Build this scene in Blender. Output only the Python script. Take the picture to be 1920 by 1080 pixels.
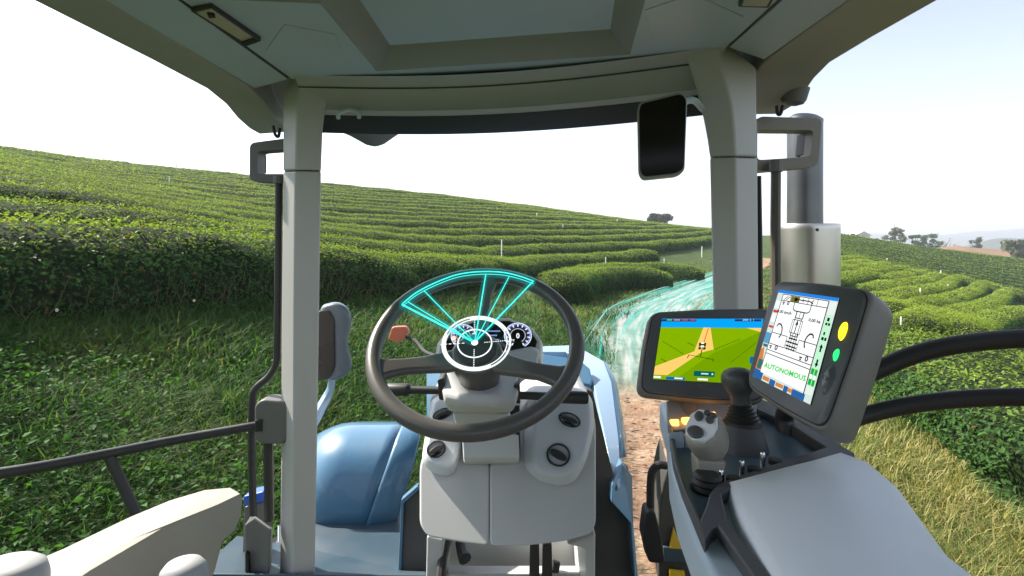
import bpy, bmesh, math, random
import numpy as np
from mathutils import Vector, Matrix, Euler
random.seed(7); RNG = np.random.default_rng(11)
for o in list(bpy.data.objects): bpy.data.objects.remove(o, do_unlink=True)
scn = bpy.context.scene
COL = scn.collection
R = math.radians
# ---------------------------------------------------------------- camera, sky, sun, exposure
EYE = 2.4                      # eye height above the track, metres
FPX, CX, HY = 960.0, 960.0, 450.0   # focal length in photo pixels, optical centre x, horizon row
cam_d = bpy.data.cameras.new('camera'); cam = bpy.data.objects.new('camera', cam_d); COL.objects.link(cam)
cam.location = (0, 0, EYE); cam.rotation_euler = (R(90), 0, 0)
cam_d.sensor_width = 36; cam_d.lens = 18.0; cam_d.shift_y = -(540 - HY) / 1920.0
cam_d.clip_start = 0.02; cam_d.clip_end = 20000
scn.camera = cam
scn.render.resolution_x, scn.render.resolution_y = 1024, 576
SUN_AZ, SUN_EL = -60.0, 40.0   # degrees: azimuth from straight ahead (negative = left), elevation
w = bpy.data.worlds.new('World'); scn.world = w; w.use_nodes = True
nt = w.node_tree; nt.nodes.clear()
sky = nt.nodes.new('ShaderNodeTexSky'); sky.sky_type = 'NISHITA'; sky.sun_disc = False
sky.sun_elevation = R(SUN_EL); sky.sun_rotation = R(SUN_AZ)
sky.air_density = 1.0; sky.dust_density = 1.2; sky.ozone_density = 1.0; sky.altitude = 300
pale = nt.nodes.new('ShaderNodeMixRGB'); pale.blend_type = 'MIX'; pale.inputs[0].default_value = 0.55
bw = nt.nodes.new('ShaderNodeRGBToBW')
gain = nt.nodes.new('ShaderNodeMixRGB'); gain.blend_type = 'MULTIPLY'; gain.inputs[0].default_value = 1.0
gain.inputs[2].default_value = (1.0, 1.0, 1.03, 1)
bg = nt.nodes.new('ShaderNodeBackground'); bg.inputs[1].default_value = 0.112
wo = nt.nodes.new('ShaderNodeOutputWorld')
nt.links.new(sky.outputs[0], bw.inputs[0]); nt.links.new(sky.outputs[0], pale.inputs[1]); nt.links.new(bw.outputs[0], pale.inputs[2])
nt.links.new(pale.outputs[0], gain.inputs[1]); nt.links.new(gain.outputs[0], bg.inputs[0]); nt.links.new(bg.outputs[0], wo.inputs[0])
sun_d = bpy.data.lights.new('sun', 'SUN'); sun_d.energy = 3.6; sun_d.angle = R(1.5); sun_d.color = (1.0, 0.93, 0.80)
sun = bpy.data.objects.new('sun', sun_d); COL.objects.link(sun); sun.location = (-30, 20, 40)
_a, _e = R(SUN_AZ), R(SUN_EL)
SUN_DIR = Vector((math.sin(_a)*math.cos(_e), math.cos(_a)*math.cos(_e), math.sin(_e)))
sun.rotation_euler = SUN_DIR.to_track_quat('Z', 'Y').to_euler()
vs = scn.view_settings
vs.view_transform = 'Standard'; vs.look = 'None'; vs.gamma = 1.0; vs.use_curve_mapping = False; vs.exposure = 1.6
scn.cycles.max_bounces = 8; scn.cycles.transparent_max_bounces = 24
scn.cycles.use_denoising = True
# ---------------------------------------------------------------- helpers: materials, tags, meshes
MATS = {}
def principled(name, color, rough=.5, metal=0., spec=.5, coat=0.):
    if name in MATS: return MATS[name]
    m = bpy.data.materials.new(name); m.use_nodes = True
    b = m.node_tree.nodes['Principled BSDF']
    b.inputs['Base Color'].default_value = (*color, 1); b.inputs['Roughness'].default_value = rough
    b.inputs['Metallic'].default_value = metal; b.inputs['Specular IOR Level'].default_value = spec
    b.inputs['Coat Weight'].default_value = coat
    MATS[name] = m; return m
def nd(m, t, **kw):
    n = m.node_tree.nodes.new(t)
    for k, v in kw.items(): setattr(n, k, v)
    return n
def lk(m, a, b): m.node_tree.links.new(a, b)
def worn(name, color, rough=.5, metal=0., grain=220., bump=.12, vary=.10, dirt=.10, coat=0., spec=.5):
    """moulded plastic or paint: fine grain, uneven gloss, faint dust blotches"""
    if name in MATS: return MATS[name]
    m = principled(name, color, rough, metal, spec, coat); b = m.node_tree.nodes['Principled BSDF']
    tc = nd(m, 'ShaderNodeTexCoord')
    n1 = nd(m, 'ShaderNodeTexNoise'); n1.inputs['Scale'].default_value = 5.; n1.inputs['Detail'].default_value = 5
    n2 = nd(m, 'ShaderNodeTexNoise'); n2.inputs['Scale'].default_value = grain*4; n2.inputs['Detail'].default_value = 2
    lk(m, tc.outputs['Object'], n1.inputs['Vector']); lk(m, tc.outputs['Object'], n2.inputs['Vector'])
    mx = nd(m, 'ShaderNodeMixRGB'); mx.inputs[1].default_value = (*color, 1)
    mx.inputs[2].default_value = (*[c*(1-vary)+.30*dirt*k for c, k in zip(color, (1.0, .95, .85))], 1)
    rp = nd(m, 'ShaderNodeMapRange'); rp.inputs[1].default_value = .38; rp.inputs[2].default_value = .68
    lk(m, n1.outputs['Fac'], rp.inputs[0]); lk(m, rp.outputs[0], mx.inputs[0]); lk(m, mx.outputs[0], b.inputs['Base Color'])
    rr = nd(m, 'ShaderNodeMapRange'); rr.inputs[3].default_value = rough-.07; rr.inputs[4].default_value = rough+.10
    lk(m, n1.outputs['Fac'], rr.inputs[0]); lk(m, rr.outputs[0], b.inputs['Roughness'])
    bp = nd(m, 'ShaderNodeBump'); bp.inputs['Strength'].default_value = bump; bp.inputs['Distance'].default_value = .0006
    lk(m, n2.outputs['Fac'], bp.inputs['Height']); lk(m, bp.outputs[0], b.inputs['Normal'])
    return m
def glow(name, color, strength):
    if name in MATS: return MATS[name]
    m = bpy.data.materials.new(name); m.use_nodes = True; m.node_tree.nodes.clear()
    e = nd(m, 'ShaderNodeEmission'); e.inputs[0].default_value = (*color, 1); e.inputs[1].default_value = strength
    o = nd(m, 'ShaderNodeOutputMaterial'); lk(m, e.outputs[0], o.inputs[0]); MATS[name] = m; return m
def tag(o, label, cat, group=None, kind=None):
    o['label'] = label; o['category'] = cat
    if group: o['group'] = group
    if kind: o['kind'] = kind
    return o
def empty(name, loc):
    o = bpy.data.objects.new(name, None); COL.objects.link(o); o.location = loc; o.empty_display_size = .2; return o
def link(name, me, mat=None, parent=None, smooth=35, bevel=0, bseg=3, solid=0, subsurf=0):
    if mat is not None:
        for mm in (mat if isinstance(mat, (list, tuple)) else [mat]): me.materials.append(mm)
    o = bpy.data.objects.new(name, me); COL.objects.link(o)
    if parent is not None:
        o.parent = parent
        if parent.type == 'EMPTY': o.matrix_parent_inverse = Matrix.Translation(-Vector(parent.location))
    if smooth and len(me.polygons):
        me.polygons.foreach_set('use_smooth', [True]*len(me.polygons)); me.set_sharp_from_angle(angle=R(smooth))
    if solid:
        s = o.modifiers.new('solid', 'SOLIDIFY'); s.thickness = abs(solid); s.offset = -1 if solid > 0 else 1; s.use_even_offset = True
    if bevel:
        b = o.modifiers.new('bevel', 'BEVEL'); b.width = bevel; b.segments = bseg; b.limit_method = 'ANGLE'; b.angle_limit = R(28)
        b.harden_normals = False
        if smooth: me.set_sharp_from_angle(angle=R(180)); wn = o.modifiers.new('wn', 'WEIGHTED_NORMAL'); wn.keep_sharp = False
    if subsurf:
        s = o.modifiers.new('sub', 'SUBSURF'); s.levels = s.render_levels = subsurf; me.set_sharp_from_angle(angle=R(180))
    return o
def mesh(verts, faces, name='m', fix=True):
    me = bpy.data.meshes.new(name); me.from_pydata([tuple(v) for v in verts], [], [tuple(f) for f in faces]); me.update()
    if fix:
        bm = bmesh.new(); bm.from_mesh(me); bmesh.ops.recalc_face_normals(bm, faces=bm.faces); bm.to_mesh(me); bm.free()
    return me
def big_mesh(V, F, col=None):
    """V (n,3), F (m,k) numpy; col (n,3) -> point colour attribute 'tint'"""
    me = bpy.data.meshes.new('m'); n, (m, k) = len(V), F.shape
    me.vertices.add(n); me.vertices.foreach_set('co', np.ascontiguousarray(V, np.float32).ravel())
    me.loops.add(m*k); me.loops.foreach_set('vertex_index', np.ascontiguousarray(F, np.int32).ravel())
    me.polygons.add(m); me.polygons.foreach_set('loop_start', np.arange(0, m*k, k, dtype=np.int32))
    me.update(calc_edges=True)
    if col is not None:
        a = me.attributes.new('tint', 'FLOAT_COLOR', 'POINT')
        c = np.ones((n, 4), np.float32); c[:, :3] = col; a.data.foreach_set('color', c.ravel())
    return me
def tube_mesh(pts, rad, seg=12, steps=0, cap=True):
    P = resample([tuple(p) for p in pts], steps) if steps else np.array([tuple(p) for p in pts], float)
    n = len(P); rad = np.interp(np.linspace(0, 1, n), np.linspace(0, 1, len(rad)), rad) if hasattr(rad, '__len__') else np.full(n, rad)
    T = np.gradient(P, axis=0); T /= np.linalg.norm(T, axis=1)[:, None]
    up = np.array([0, 0, 1.]) if abs(T[0][2]) < .9 else np.array([1., 0, 0])
    V = []; a = np.cross(T[0], up); a /= np.linalg.norm(a)
    for i in range(n):
        a = a - T[i]*a.dot(T[i]); a /= np.linalg.norm(a); b = np.cross(T[i], a)
        for k in range(seg):
            t = 2*math.pi*k/seg; V.append(P[i]+rad[i]*(math.cos(t)*a+math.sin(t)*b))
    F = [(i*seg+k, i*seg+(k+1) % seg, (i+1)*seg+(k+1) % seg, (i+1)*seg+k) for i in range(n-1) for k in range(seg)]
    if cap: F += [tuple(range(seg)), tuple(range((n-1)*seg, n*seg))]
    return mesh(V, F)
def loft(rings, closed=True, caps=True):
    n = len(rings[0]); V = [v for r in rings for v in r]; F = []
    for i in range(len(rings)-1):
        for k in range(n if closed else n-1):
            F.append((i*n+k, i*n+(k+1) % n, (i+1)*n+(k+1) % n, (i+1)*n+k))
    if caps and closed: F += [tuple(range(n)), tuple(range((len(rings)-1)*n, len(rings)*n))]
    return mesh(V, F)
def prism(poly, off):
    """polygon (3D points) extruded by the vector off"""
    off = Vector(off); return loft([[Vector(p) for p in poly], [Vector(p)+off for p in poly]])
def lathe_mesh(base, axis, prof, seg=28):
    """prof = [(height along axis, radius)...]"""
    ax = Vector(axis).normalized(); a = ax.orthogonal().normalized(); b = ax.cross(a); base = Vector(base)
    rings = [[base+ax*h+r*(math.cos(2*math.pi*k/seg)*a+math.sin(2*math.pi*k/seg)*b) for k in range(seg)] for h, r in prof]
    return loft(rings)
def rbox(c, size, axes=None):
    X, Y, Z = axes or (Vector((1,0,0)), Vector((0,1,0)), Vector((0,0,1))); c = Vector(c); sx, sy, sz = [s/2 for s in size]
    q = [(-1,-1),(1,-1),(1,1),(-1,1)]
    return loft([[c+X*sx*i+Y*sy*j-Z*sz for i, j in q], [c+X*sx*i+Y*sy*j+Z*sz for i, j in q]])
def px(lst, d):
    """[(x, y)] or [(x, y, d)] photo points -> world points"""
    return [W(p[0], p[1], p[2] if len(p) > 2 else (d(p[1]) if callable(d) else d)) for p in lst]
def on_z(lst, z):
    """photo points laid on the level plane z (relative to the eye)"""
    return [W(x, y, -z*FPX/(y-HY)) for x, y in lst]
def rounded(poly, r, n=5):
    """round the corners of a 2D/3D polygon"""
    out = []; P = [Vector(p) for p in poly]; N = len(P)
    for i in range(N):
        a, b, c = P[i-1], P[i], P[(i+1) % N]; u, v = (a-b), (c-b)
        k = min(r, u.length*.48, v.length*.48); s, e = b+u.normalized()*k, b+v.normalized()*k
        for j in range(n+1):
            t = j/n; out.append(s*(1-t)**2+b*2*t*(1-t)+e*t*t)
    return out
# ---------------------------------------------------------------- lie of the land
def resample(pts, n):
    p = np.array(pts, float)
    # Catmull-Rom through the points
    out = []
    P = np.vstack([2*p[0]-p[1], p, 2*p[-1]-p[-2]])
    m = max(2, n // (len(p)-1))
    for i in range(1, len(P)-2):
        t = np.linspace(0, 1, m, endpoint=False)[:, None]
        a, b, c, d = P[i-1], P[i], P[i+1], P[i+2]
        out.append(0.5*((2*b)+(-a+c)*t+(2*a-5*b+4*c-d)*t**2+(-a+3*b-3*c+d)*t**3))
    return np.vstack(out + [p[-1:]])
ROW1 = resample([(-11,-14,1.6),(-8.9,-3,1.55),(-7.2,2,1.5),(-5.7,5.6,1.41),(-3.9,10,1.22),(-1.7,16,.75),(1.2,25.0,.3),(4.6,31.5,.3),(10.2,39,.35),(17.5,49,.5),(30,69,1.0),(46,95,2.2),(78,150,3.4),(120,220,3.4)], 132)
PATH = resample([(1.0,-14),(1.1,-5),(1.25,0),(1.55,3.66),(2.4,7.9),(3.7,13.5),(6.0,19),(10.5,27),(22,46),(40,77),(75,130)], 110)
def sstep(a, b, x):
    t = np.clip((x-a)/(b-a), 0, 1); return t*t*(3-2*t)
def polydist(px, py, line, signed=True):
    """distance to a polyline (positive to its left when walking along it) and the index parameter of the foot point"""
    best = np.full(px.shape, 1e18); sg = np.zeros(px.shape); tt = np.zeros(px.shape)
    for i in range(len(line)-1):
        ax, ay = line[i][:2]; bx, by = line[i+1][:2]
        dx, dy = bx-ax, by-ay; L2 = dx*dx+dy*dy
        t = np.clip(((px-ax)*dx+(py-ay)*dy)/L2, 0, 1)
        qx, qy = px-(ax+t*dx), py-(ay+t*dy); d2 = qx*qx+qy*qy
        m = d2 < best
        best = np.where(m, d2, best); tt = np.where(m, i+t, tt)
        sg = np.where(m, np.sign(dx*(py-ay)-dy*(px-ax)), sg)
    return np.sqrt(best)*(sg if signed else 1), tt
def noise2(x, y, f, seed=0):
    return (np.sin(x*f*1.0+seed+1.7*np.sin(y*f*.7+seed))+np.sin(y*f*1.13-seed*2+1.3*np.sin(x*f*.9))+np.sin((x+y)*f*.61+seed*3))/3
def height(px, py):
    px = np.asarray(px, float); py = np.asarray(py, float)
    s, t = polydist(px, py, ROW1)
    z1 = np.interp(t, np.arange(len(ROW1)), ROW1[:, 2])
    ty = np.interp(t, np.arange(len(ROW1)), ROW1[:, 1])
    zp = np.interp(py, [-20, 35, 60, 100, 150], [0, 0, .7, 3.4, 4.2])
    zp = np.minimum(zp, 4.2)
    # left hill
    crest = np.interp(ty, [0, 25, 60, 110], [52, 54, 40, 45])
    slope = np.interp(ty, [0, 10, 20, 30, 45, 60, 80, 110, 150, 200], [.194, .193, .190, .187, .191, .196, .171, .12, .08, .03])
    u = np.clip(s, 0, None)
    v = np.minimum(u, crest)
    hill = slope*(v - 0.0) - np.where(u > crest, .0022*(u-crest)**2, 0)
    hill = np.maximum(hill, -25)
    k = np.clip((s+7.2)/7.2, 0, 1)
    left = zp + (z1-zp)*k**1.45 + hill
    # right field
    q = np.clip(-s-9.5, 0, None)
    kr = np.interp(py, [0, 12, 40, 100], [.03, .03, .055, .125])
    right = -kr*np.minimum(q, 70) - .0004*np.clip(q-70, 0, 250)**2
    dip = np.interp(q, [0, 3, 9, 20, 40, 80], [0, .1, 1.5, 4.0, 5.4, 5.6])*np.interp(py, [-10, 8, 20, 45, 70, 100], [.5, .7, 1., 1., .60, .24])
    z = left + right - dip
    # beyond the crest the land drops to a valley
    far = np.clip(py-np.interp(px, [0, 60, 140], [165, 128, 112]), 0, None)
    z = z - np.minimum(.0016*far**2, 30)*sstep(-10, -20, s)
    z = np.maximum(z, -32)
    near = np.exp(-((px)**2+(py)**2)/4000.)
    return z + near*.05*noise2(px, py, 1.1, 2.) + .02*noise2(px, py, 3.1, 5.)*near
def height1(x, y): return float(height(np.array([x]), np.array([y]))[0])
def W(x, y, d):                         # photo pixel + distance ahead (m) -> world point
    return Vector((d*(x-CX)/FPX, d, EYE-d*(y-HY)/FPX))
def on_ground(x, y, up=0.0, dmin=3.0, dmax=260.0):
    """first point along a pixel's line of sight that lies `up` metres above the ground"""
    d = np.geomspace(dmin, dmax, 900)
    X = d*(x-CX)/FPX; Z = EYE-d*(y-HY)/FPX
    h = height(X, d)+up
    i = np.argmax(Z < h) if (Z < h).any() else len(d)-1
    return Vector((X[i], d[i], h[i]-up))
# ---------------------------------------------------------------- land materials
def tint_leaf(name, trans=.35, rough=.62, spec=.12):
    m = bpy.data.materials.new(name); m.use_nodes = True; b = m.node_tree.nodes['Principled BSDF']
    a = nd(m, 'ShaderNodeAttribute', attribute_name='tint'); out = m.node_tree.nodes['Material Output']
    b.inputs['Roughness'].default_value = rough; b.inputs['Specular IOR Level'].default_value = spec
    t = nd(m, 'ShaderNodeBsdfTranslucent'); mx = nd(m, 'ShaderNodeMixShader'); mx.inputs[0].default_value = trans
    br = nd(m, 'ShaderNodeMixRGB', blend_type='MULTIPLY'); br.inputs[0].default_value = 1; br.inputs[2].default_value = (1.5, 1.45, .7, 1)
    lk(m, a.outputs['Color'], b.inputs['Base Color']); lk(m, a.outputs['Color'], br.inputs[1]); lk(m, br.outputs[0], t.inputs['Color'])
    lk(m, b.outputs[0], mx.inputs[1]); lk(m, t.outputs[0], mx.inputs[2]); lk(m, mx.outputs[0], out.inputs['Surface'])
    return m
LEAF = tint_leaf('tea_leaf'); BLADE = tint_leaf('grass_blade', .40, .6, .15); TREELEAF = tint_leaf('tree_leaf', .25, .6, .2)
def noisy(name, stops, scale, rough=.95, bump=.5, dist=.05, detail=8):
    m = principled(name, (.1, .1, .1), rough, spec=.15); b = m.node_tree.nodes['Principled BSDF']
    tc = nd(m, 'ShaderNodeTexCoord'); n = nd(m, 'ShaderNodeTexNoise'); n.inputs['Scale'].default_value = scale; n.inputs['Detail'].default_value = detail
    n.inputs['Roughness'].default_value = .65
    r = nd(m, 'ShaderNodeValToRGB'); lk(m, tc.outputs['Object'], n.inputs['Vector']); lk(m, n.outputs['Fac'], r.inputs[0])
    while len(r.color_ramp.elements) < len(stops): r.color_ramp.elements.new(.5)
    for e, (p, c) in zip(r.color_ramp.elements, stops): e.position = p; e.color = (*c, 1)
    lk(m, r.outputs[0], b.inputs['Base Color'])
    n2 = nd(m, 'ShaderNodeTexNoise'); n2.inputs['Scale'].default_value = scale*6; n2.inputs['Detail'].default_value = 6; lk(m, tc.outputs['Object'], n2.inputs['Vector'])
    bp = nd(m, 'ShaderNodeBump'); bp.inputs['Strength'].default_value = bump; bp.inputs['Distance'].default_value = dist
    lk(m, n2.outputs['Fac'], bp.inputs['Height']); lk(m, bp.outputs[0], b.inputs['Normal'])
    return m
TURF = noisy('turf', [(.32, (.030, .045, .014)), (.5, (.050, .085, .022)), (.62, (.075, .105, .030)), (.74, (.12, .11, .05))], 1.3)
EARTH = noisy('track_earth', [(.3, (.16, .095, .055)), (.45, (.27, .17, .11)), (.58, (.36, .25, .17)), (.72, (.43, .33, .24))], 3.2, bump=.9, dist=.03)
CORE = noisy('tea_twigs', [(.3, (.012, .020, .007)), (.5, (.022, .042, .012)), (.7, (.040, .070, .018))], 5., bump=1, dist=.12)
FARHILL = noisy('far_hill_woods', [(.3, (.028, .045, .03)), (.55, (.045, .062, .035)), (.7, (.07, .075, .045))], .02, dist=2)
BARE = noisy('bare_field', [(.3, (.20, .12, .075)), (.55, (.28, .18, .11)), (.7, (.20, .17, .09))], .12, dist=.2)
# ---------------------------------------------------------------- ground sheet, track, far hills
def sinh_axis(lo, hi, n, k):
    a, b = np.arcsinh(lo/k), np.arcsinh(hi/k); return np.sinh(np.linspace(a, b, n))*k
gx = sinh_axis(-2600, 2600, 300, 6.); gy = np.concatenate([-sinh_axis(.5, 400, 30, 6.)[::-1], sinh_axis(0, 3200, 300, 9.)])
GX, GY = np.meshgrid(gx, gy)
GZ = height(GX.ravel(), GY.ravel()).reshape(GX.shape)
pd, _ = polydist(GX.ravel(), GY.ravel(), PATH, False); GZ -= (.05*(pd < 1.1)).reshape(GZ.shape)
ny, nx = GX.shape; idx = np.arange(ny*nx).reshape(ny, nx)
GF = np.stack([idx[:-1, :-1], idx[:-1, 1:], idx[1:, 1:], idx[1:, :-1]], -1).reshape(-1, 4)
ground = link('ground', big_mesh(np.stack([GX.ravel(), GY.ravel(), GZ.ravel()], 1), GF), TURF); ground['kind'] = 'structure'
# the dirt track: a sheet on the ground, ruts and an uneven edge
pt = PATH[8:92]; T = np.gradient(pt, axis=0); T /= np.linalg.norm(T, axis=1)[:, None]; Nn = np.stack([-T[:, 1], T[:, 0]], 1)
fine = 6; tt_ = np.linspace(0, len(pt)-1, (len(pt)-1)*fine+1); ptf = np.stack([np.interp(tt_, np.arange(len(pt)), pt[:, i]) for i in (0, 1)], 1)
nf = np.stack([np.interp(tt_, np.arange(len(pt)), Nn[:, i]) for i in (0, 1)], 1)
M = 23; TV = []
for j in range(M):
    u = j/(M-1)*2-1; wob = 1.15+.16*np.sin(tt_*.9+u)+.10*np.sin(tt_*2.3)
    p = ptf+nf*(u*wob)[:, None]; z = height(p[:, 0], p[:, 1])+.03-.09*abs(u)**6-.035*np.exp(-((abs(u)-.55)/.2)**2)+.012*noise2(p[:, 0], p[:, 1], 9, j)
    TV.append(np.column_stack([p, z]))
TV = np.array(TV); n_ = TV.shape[1]; ii = np.arange(M*n_).reshape(M, n_)
TF = np.stack([ii[:-1, :-1], ii[:-1, 1:], ii[1:, 1:], ii[1:, :-1]], -1).reshape(-1, 4)
track = link('dirt_track', big_mesh(TV.reshape(-1, 3), TF), EARTH); track['kind'] = 'structure'
# pebbles and clods on the track
def pebbles(n):
    V = []; F = []; base = np.array([(1,0,0),(-.9,.2,0),(0,1,.1),(.1,-1,0),(0,.1,.7),(0,0,-.6)]); fs = [(0,2,4),(2,1,4),(1,3,4),(3,0,4),(2,0,5),(1,2,5),(3,1,5),(0,3,5)]
    for _ in range(n):
        t = random.random()**1.7*.42; i = int(t*(n_-1)); j = random.randrange(1, M-1); p = TV[j, i]
        s = random.uniform(.004, .014)*(1+.05*p[1]); a = random.random()*6.28; c, si = math.cos(a), math.sin(a)
        k = len(V)
        for b in base: V.append((p[0]+s*(b[0]*c-b[1]*si)+random.uniform(-.05, .05), p[1]+s*(b[0]*si+b[1]*c), p[2]+s*.4+s*b[2]*.8))
        F += [tuple(k+q for q in f) for f in fs]
    return mesh(V, F)
peb = link('track_pebbles', pebbles(2600), noisy('pebble', [(.3, (.26, .17, .11)), (.6, (.42, .33, .25))], 8.), smooth=0)
tag(peb, 'small pebbles and clods scattered over the brown dirt track', 'gravel', kind='stuff')
# ---------------------------------------------------------------- tea hedges
def leaves(P, Nrm, size, col, aspect=.48, curl=.25, spread=.9):
    """bent leaf blades (two triangles each... four corners, folded on the midrib)"""
    n = len(P); d = RNG.normal(size=(n, 3)); d /= np.linalg.norm(d, axis=1)[:, None]
    nr = Nrm+spread*RNG.normal(size=(n, 3))*.55; nr /= np.linalg.norm(nr, axis=1)[:, None]
    a = np.cross(nr, d); a /= np.linalg.norm(a, axis=1)[:, None]+1e-9; b = np.cross(nr, a)
    s = np.asarray(size)[:, None]
    V = np.empty((n, 4, 3)); V[:, 0] = P-a*s*.5; V[:, 1] = P+b*s*aspect*.5+nr*s*curl*.35; V[:, 2] = P+a*s*.5-nr*s*curl*.3; V[:, 3] = P-b*s*aspect*.5+nr*s*curl*.35
    i = np.arange(n)[:, None]*4; F = np.concatenate([i+np.array([[0, 1, 2]]), i+np.array([[0, 2, 3]])])
    return V.reshape(-1, 3), F, np.repeat(col, 4, 0)
HEDGES = 0
def hedge(line, width, hgt, label, group, dens=1.0, both=.25, leafmin=.058, bump=.10, young=1.0, name='tea_hedge', hue=0.):
    """line (n,2): centre line on the ground; viewer/downhill side is its right side"""
    global HEDGES; HEDGES += 1
    L = np.asarray(line, float)[:, :2]; seg = np.linalg.norm(np.diff(L, axis=0), axis=1); S = np.concatenate([[0], np.cumsum(seg)])
    tot = S[-1]; dist = np.hypot(*L.T)
    def at(s): return np.stack([np.interp(s, S, L[:, 0]), np.interp(s, S, L[:, 1])], 1)
    ss = [0.]
    while ss[-1] < tot:
        p = at(np.array([ss[-1]]))[0]; ss.append(ss[-1]+np.clip(np.hypot(*p)*.022, .16, 2.2))
    ss = np.array(ss); ss[-1] = tot; seed = HEDGES*1.7
    prof = np.array([(-.46, .0), (-.50, .32), (-.49, .62), (-.40, .86), (-.17, 1.0), (.17, 1.0), (.40, .86), (.49, .62), (.50, .32), (.46, .0)])   # - = right (viewer) side
    def surf(s, v):
        """s along, v in 0..1 round the profile -> points, normals"""
        p = at(s); q = at(np.minimum(s+.4, tot)); o = at(np.maximum(s-.4, 0)); t = q-o; t /= np.linalg.norm(t, axis=1)[:, None]+1e-9
        nn = np.stack([-t[:, 1], t[:, 0]], 1)                      # towards the left
        k = v*(len(prof)-1); a = np.interp(k, np.arange(len(prof)), prof[:, 0]); h = np.interp(k, np.arange(len(prof)), prof[:, 1])
        endf = np.sqrt(np.clip(np.minimum(s, tot-s)/(.55*width), .02, 1)); endf = np.minimum(endf, 1)
        lump = 1+bump*noise2(s*1.0+seed, v*4+seed, 1.9, seed)+.6*bump*noise2(s+seed, v*7, 5.3, seed*2)
        off = a*width*endf*lump; e = p+nn*off[:, None]
        wave = hgt*(1+.08*noise2(s+seed*3, 0*s, .55, seed))*(.55+.45*endf)
        gl = height(p[:, 0]+nn[:, 0]*.5*width, p[:, 1]+nn[:, 1]*.5*width); gr = height(p[:, 0]-nn[:, 0]*.5*width, p[:, 1]-nn[:, 1]*.5*width)
        g = gr+(gl-gr)*(a+.5)
        z = g+h*wave*(1+.35*(lump-1))-.05*(h < .01)
        nz = np.interp(k, np.arange(len(prof)), [-.0, .1, .45, .85, 1, 1, .85, .45, .1, -.0]); na = np.sign(a)*np.sqrt(np.clip(1-nz**2, 0, 1))
        Nrm = np.column_stack([nn*na[:, None], nz])
        return np.column_stack([e, z]), Nrm, h, a
    mv = 14; A, B = np.meshgrid(ss, np.linspace(0, 1, mv), indexing='ij')
    P, _, _, _ = surf(A.ravel(), B.ravel()); ii = np.arange(A.size).reshape(A.shape)
    F = np.stack([ii[:-1, :-1], ii[:-1, 1:], ii[1:, 1:], ii[1:, :-1]], -1).reshape(-1, 4)
    F = np.concatenate([F, np.array([[ii[e, j], ii[e, j+1], ii[e, mv-2-j], ii[e, mv-1-j]] for e in (0, -1) for j in range(mv//2-1)])])
    mid = at(np.array([tot/2]))[0]; root = empty(name, (mid[0], mid[1], height1(*mid)))
    tag(root, label, 'tea hedge', group)
    # keep the twiggy core a little inside the leaves
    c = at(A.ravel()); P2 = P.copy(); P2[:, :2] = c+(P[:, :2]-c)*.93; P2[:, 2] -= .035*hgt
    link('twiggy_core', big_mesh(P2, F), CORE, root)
    # leaves
    fine = np.linspace(0, tot, max(200, int(tot*6))); df = np.hypot(*at(fine).T); lm = np.maximum(leafmin, df*.0026)
    inview = (np.abs(at(fine)[:, 0]/np.maximum(at(fine)[:, 1], .3)) < 1.35) & (at(fine)[:, 1] > .5)
    wgt = np.where(inview, 1., .12)/lm**2; per = (width+2*hgt)
    n = int(dens*1.55*float(np.sum((wgt[1:]+wgt[:-1])*np.diff(fine))*.5)*per); n = min(n, 60000)
    cdf = np.cumsum(wgt); cdf /= cdf[-1]; s = np.interp(RNG.random(n), cdf, fine)
    v = RNG.random(n); bk = v > .68; keep = ~bk | (RNG.random(n) < both); s, v = s[keep], v[keep]; n = len(s)
    P, Nrm, h, a = surf(s, v); d = np.hypot(P[:, 0], P[:, 1]); sz = np.maximum(leafmin, d*.0026)*RNG.uniform(.65, 1.35, n)
    P += Nrm*(RNG.normal(size=n)*.35*np.minimum(sz, .09)+.02)[:, None]
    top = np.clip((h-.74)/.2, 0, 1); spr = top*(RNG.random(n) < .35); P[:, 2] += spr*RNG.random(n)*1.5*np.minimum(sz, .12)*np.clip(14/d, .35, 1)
    old_shade = np.array([.036, .090, .024]); mid_ = np.array([.072, .175, .036]); new = np.array([.250, .345, .058])
    k1 = (RNG.random(n)*np.clip(.45+.6*(h-.45), .4, .9))[:, None]; col = old_shade*(1-k1)+mid_*k1  # mature leaves, with the sides tinted darker still to paint in their shade
    k2 = np.clip(top*RNG.beta(2.2, 1.6, n)*1.15*young, 0, 1)[:, None]; col = col*(1-k2)+new*k2  # young top growth, strengthened to paint contrast between lit tops and shaded sides
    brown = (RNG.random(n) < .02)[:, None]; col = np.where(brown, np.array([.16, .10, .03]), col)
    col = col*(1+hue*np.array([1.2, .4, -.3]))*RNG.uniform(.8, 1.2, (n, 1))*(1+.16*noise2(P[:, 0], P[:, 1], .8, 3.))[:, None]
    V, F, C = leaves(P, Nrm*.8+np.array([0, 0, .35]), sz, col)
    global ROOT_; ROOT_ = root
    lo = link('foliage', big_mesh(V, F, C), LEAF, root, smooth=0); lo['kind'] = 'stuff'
    return root
def offset_row(sk, y0, y1, wob=0.):
    P = ROW1[:, :2]; T = np.gradient(P, axis=0); T /= np.linalg.norm(T, axis=1)[:, None]; N = np.stack([-T[:, 1], T[:, 0]], 1)
    Q = P+N*sk; k = np.arange(len(Q)); kk = np.linspace(0, len(Q)-1, len(Q)*4)
    Q = np.stack([np.interp(kk, k, Q[:, 0]), np.interp(kk, k, Q[:, 1])], 1)
    Q = Q+np.stack([np.interp(kk, k, N[:, 0]), np.interp(kk, k, N[:, 1])], 1)*(wob*np.sin(kk*.21+sk))[:, None]
    xr = Q[:, 0]/np.maximum(Q[:, 1], .01); ok = (Q[:, 1] > y0) & (Q[:, 1] < y1) & (xr > -1.7) & (xr < .52)
    return Q[ok]
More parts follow.
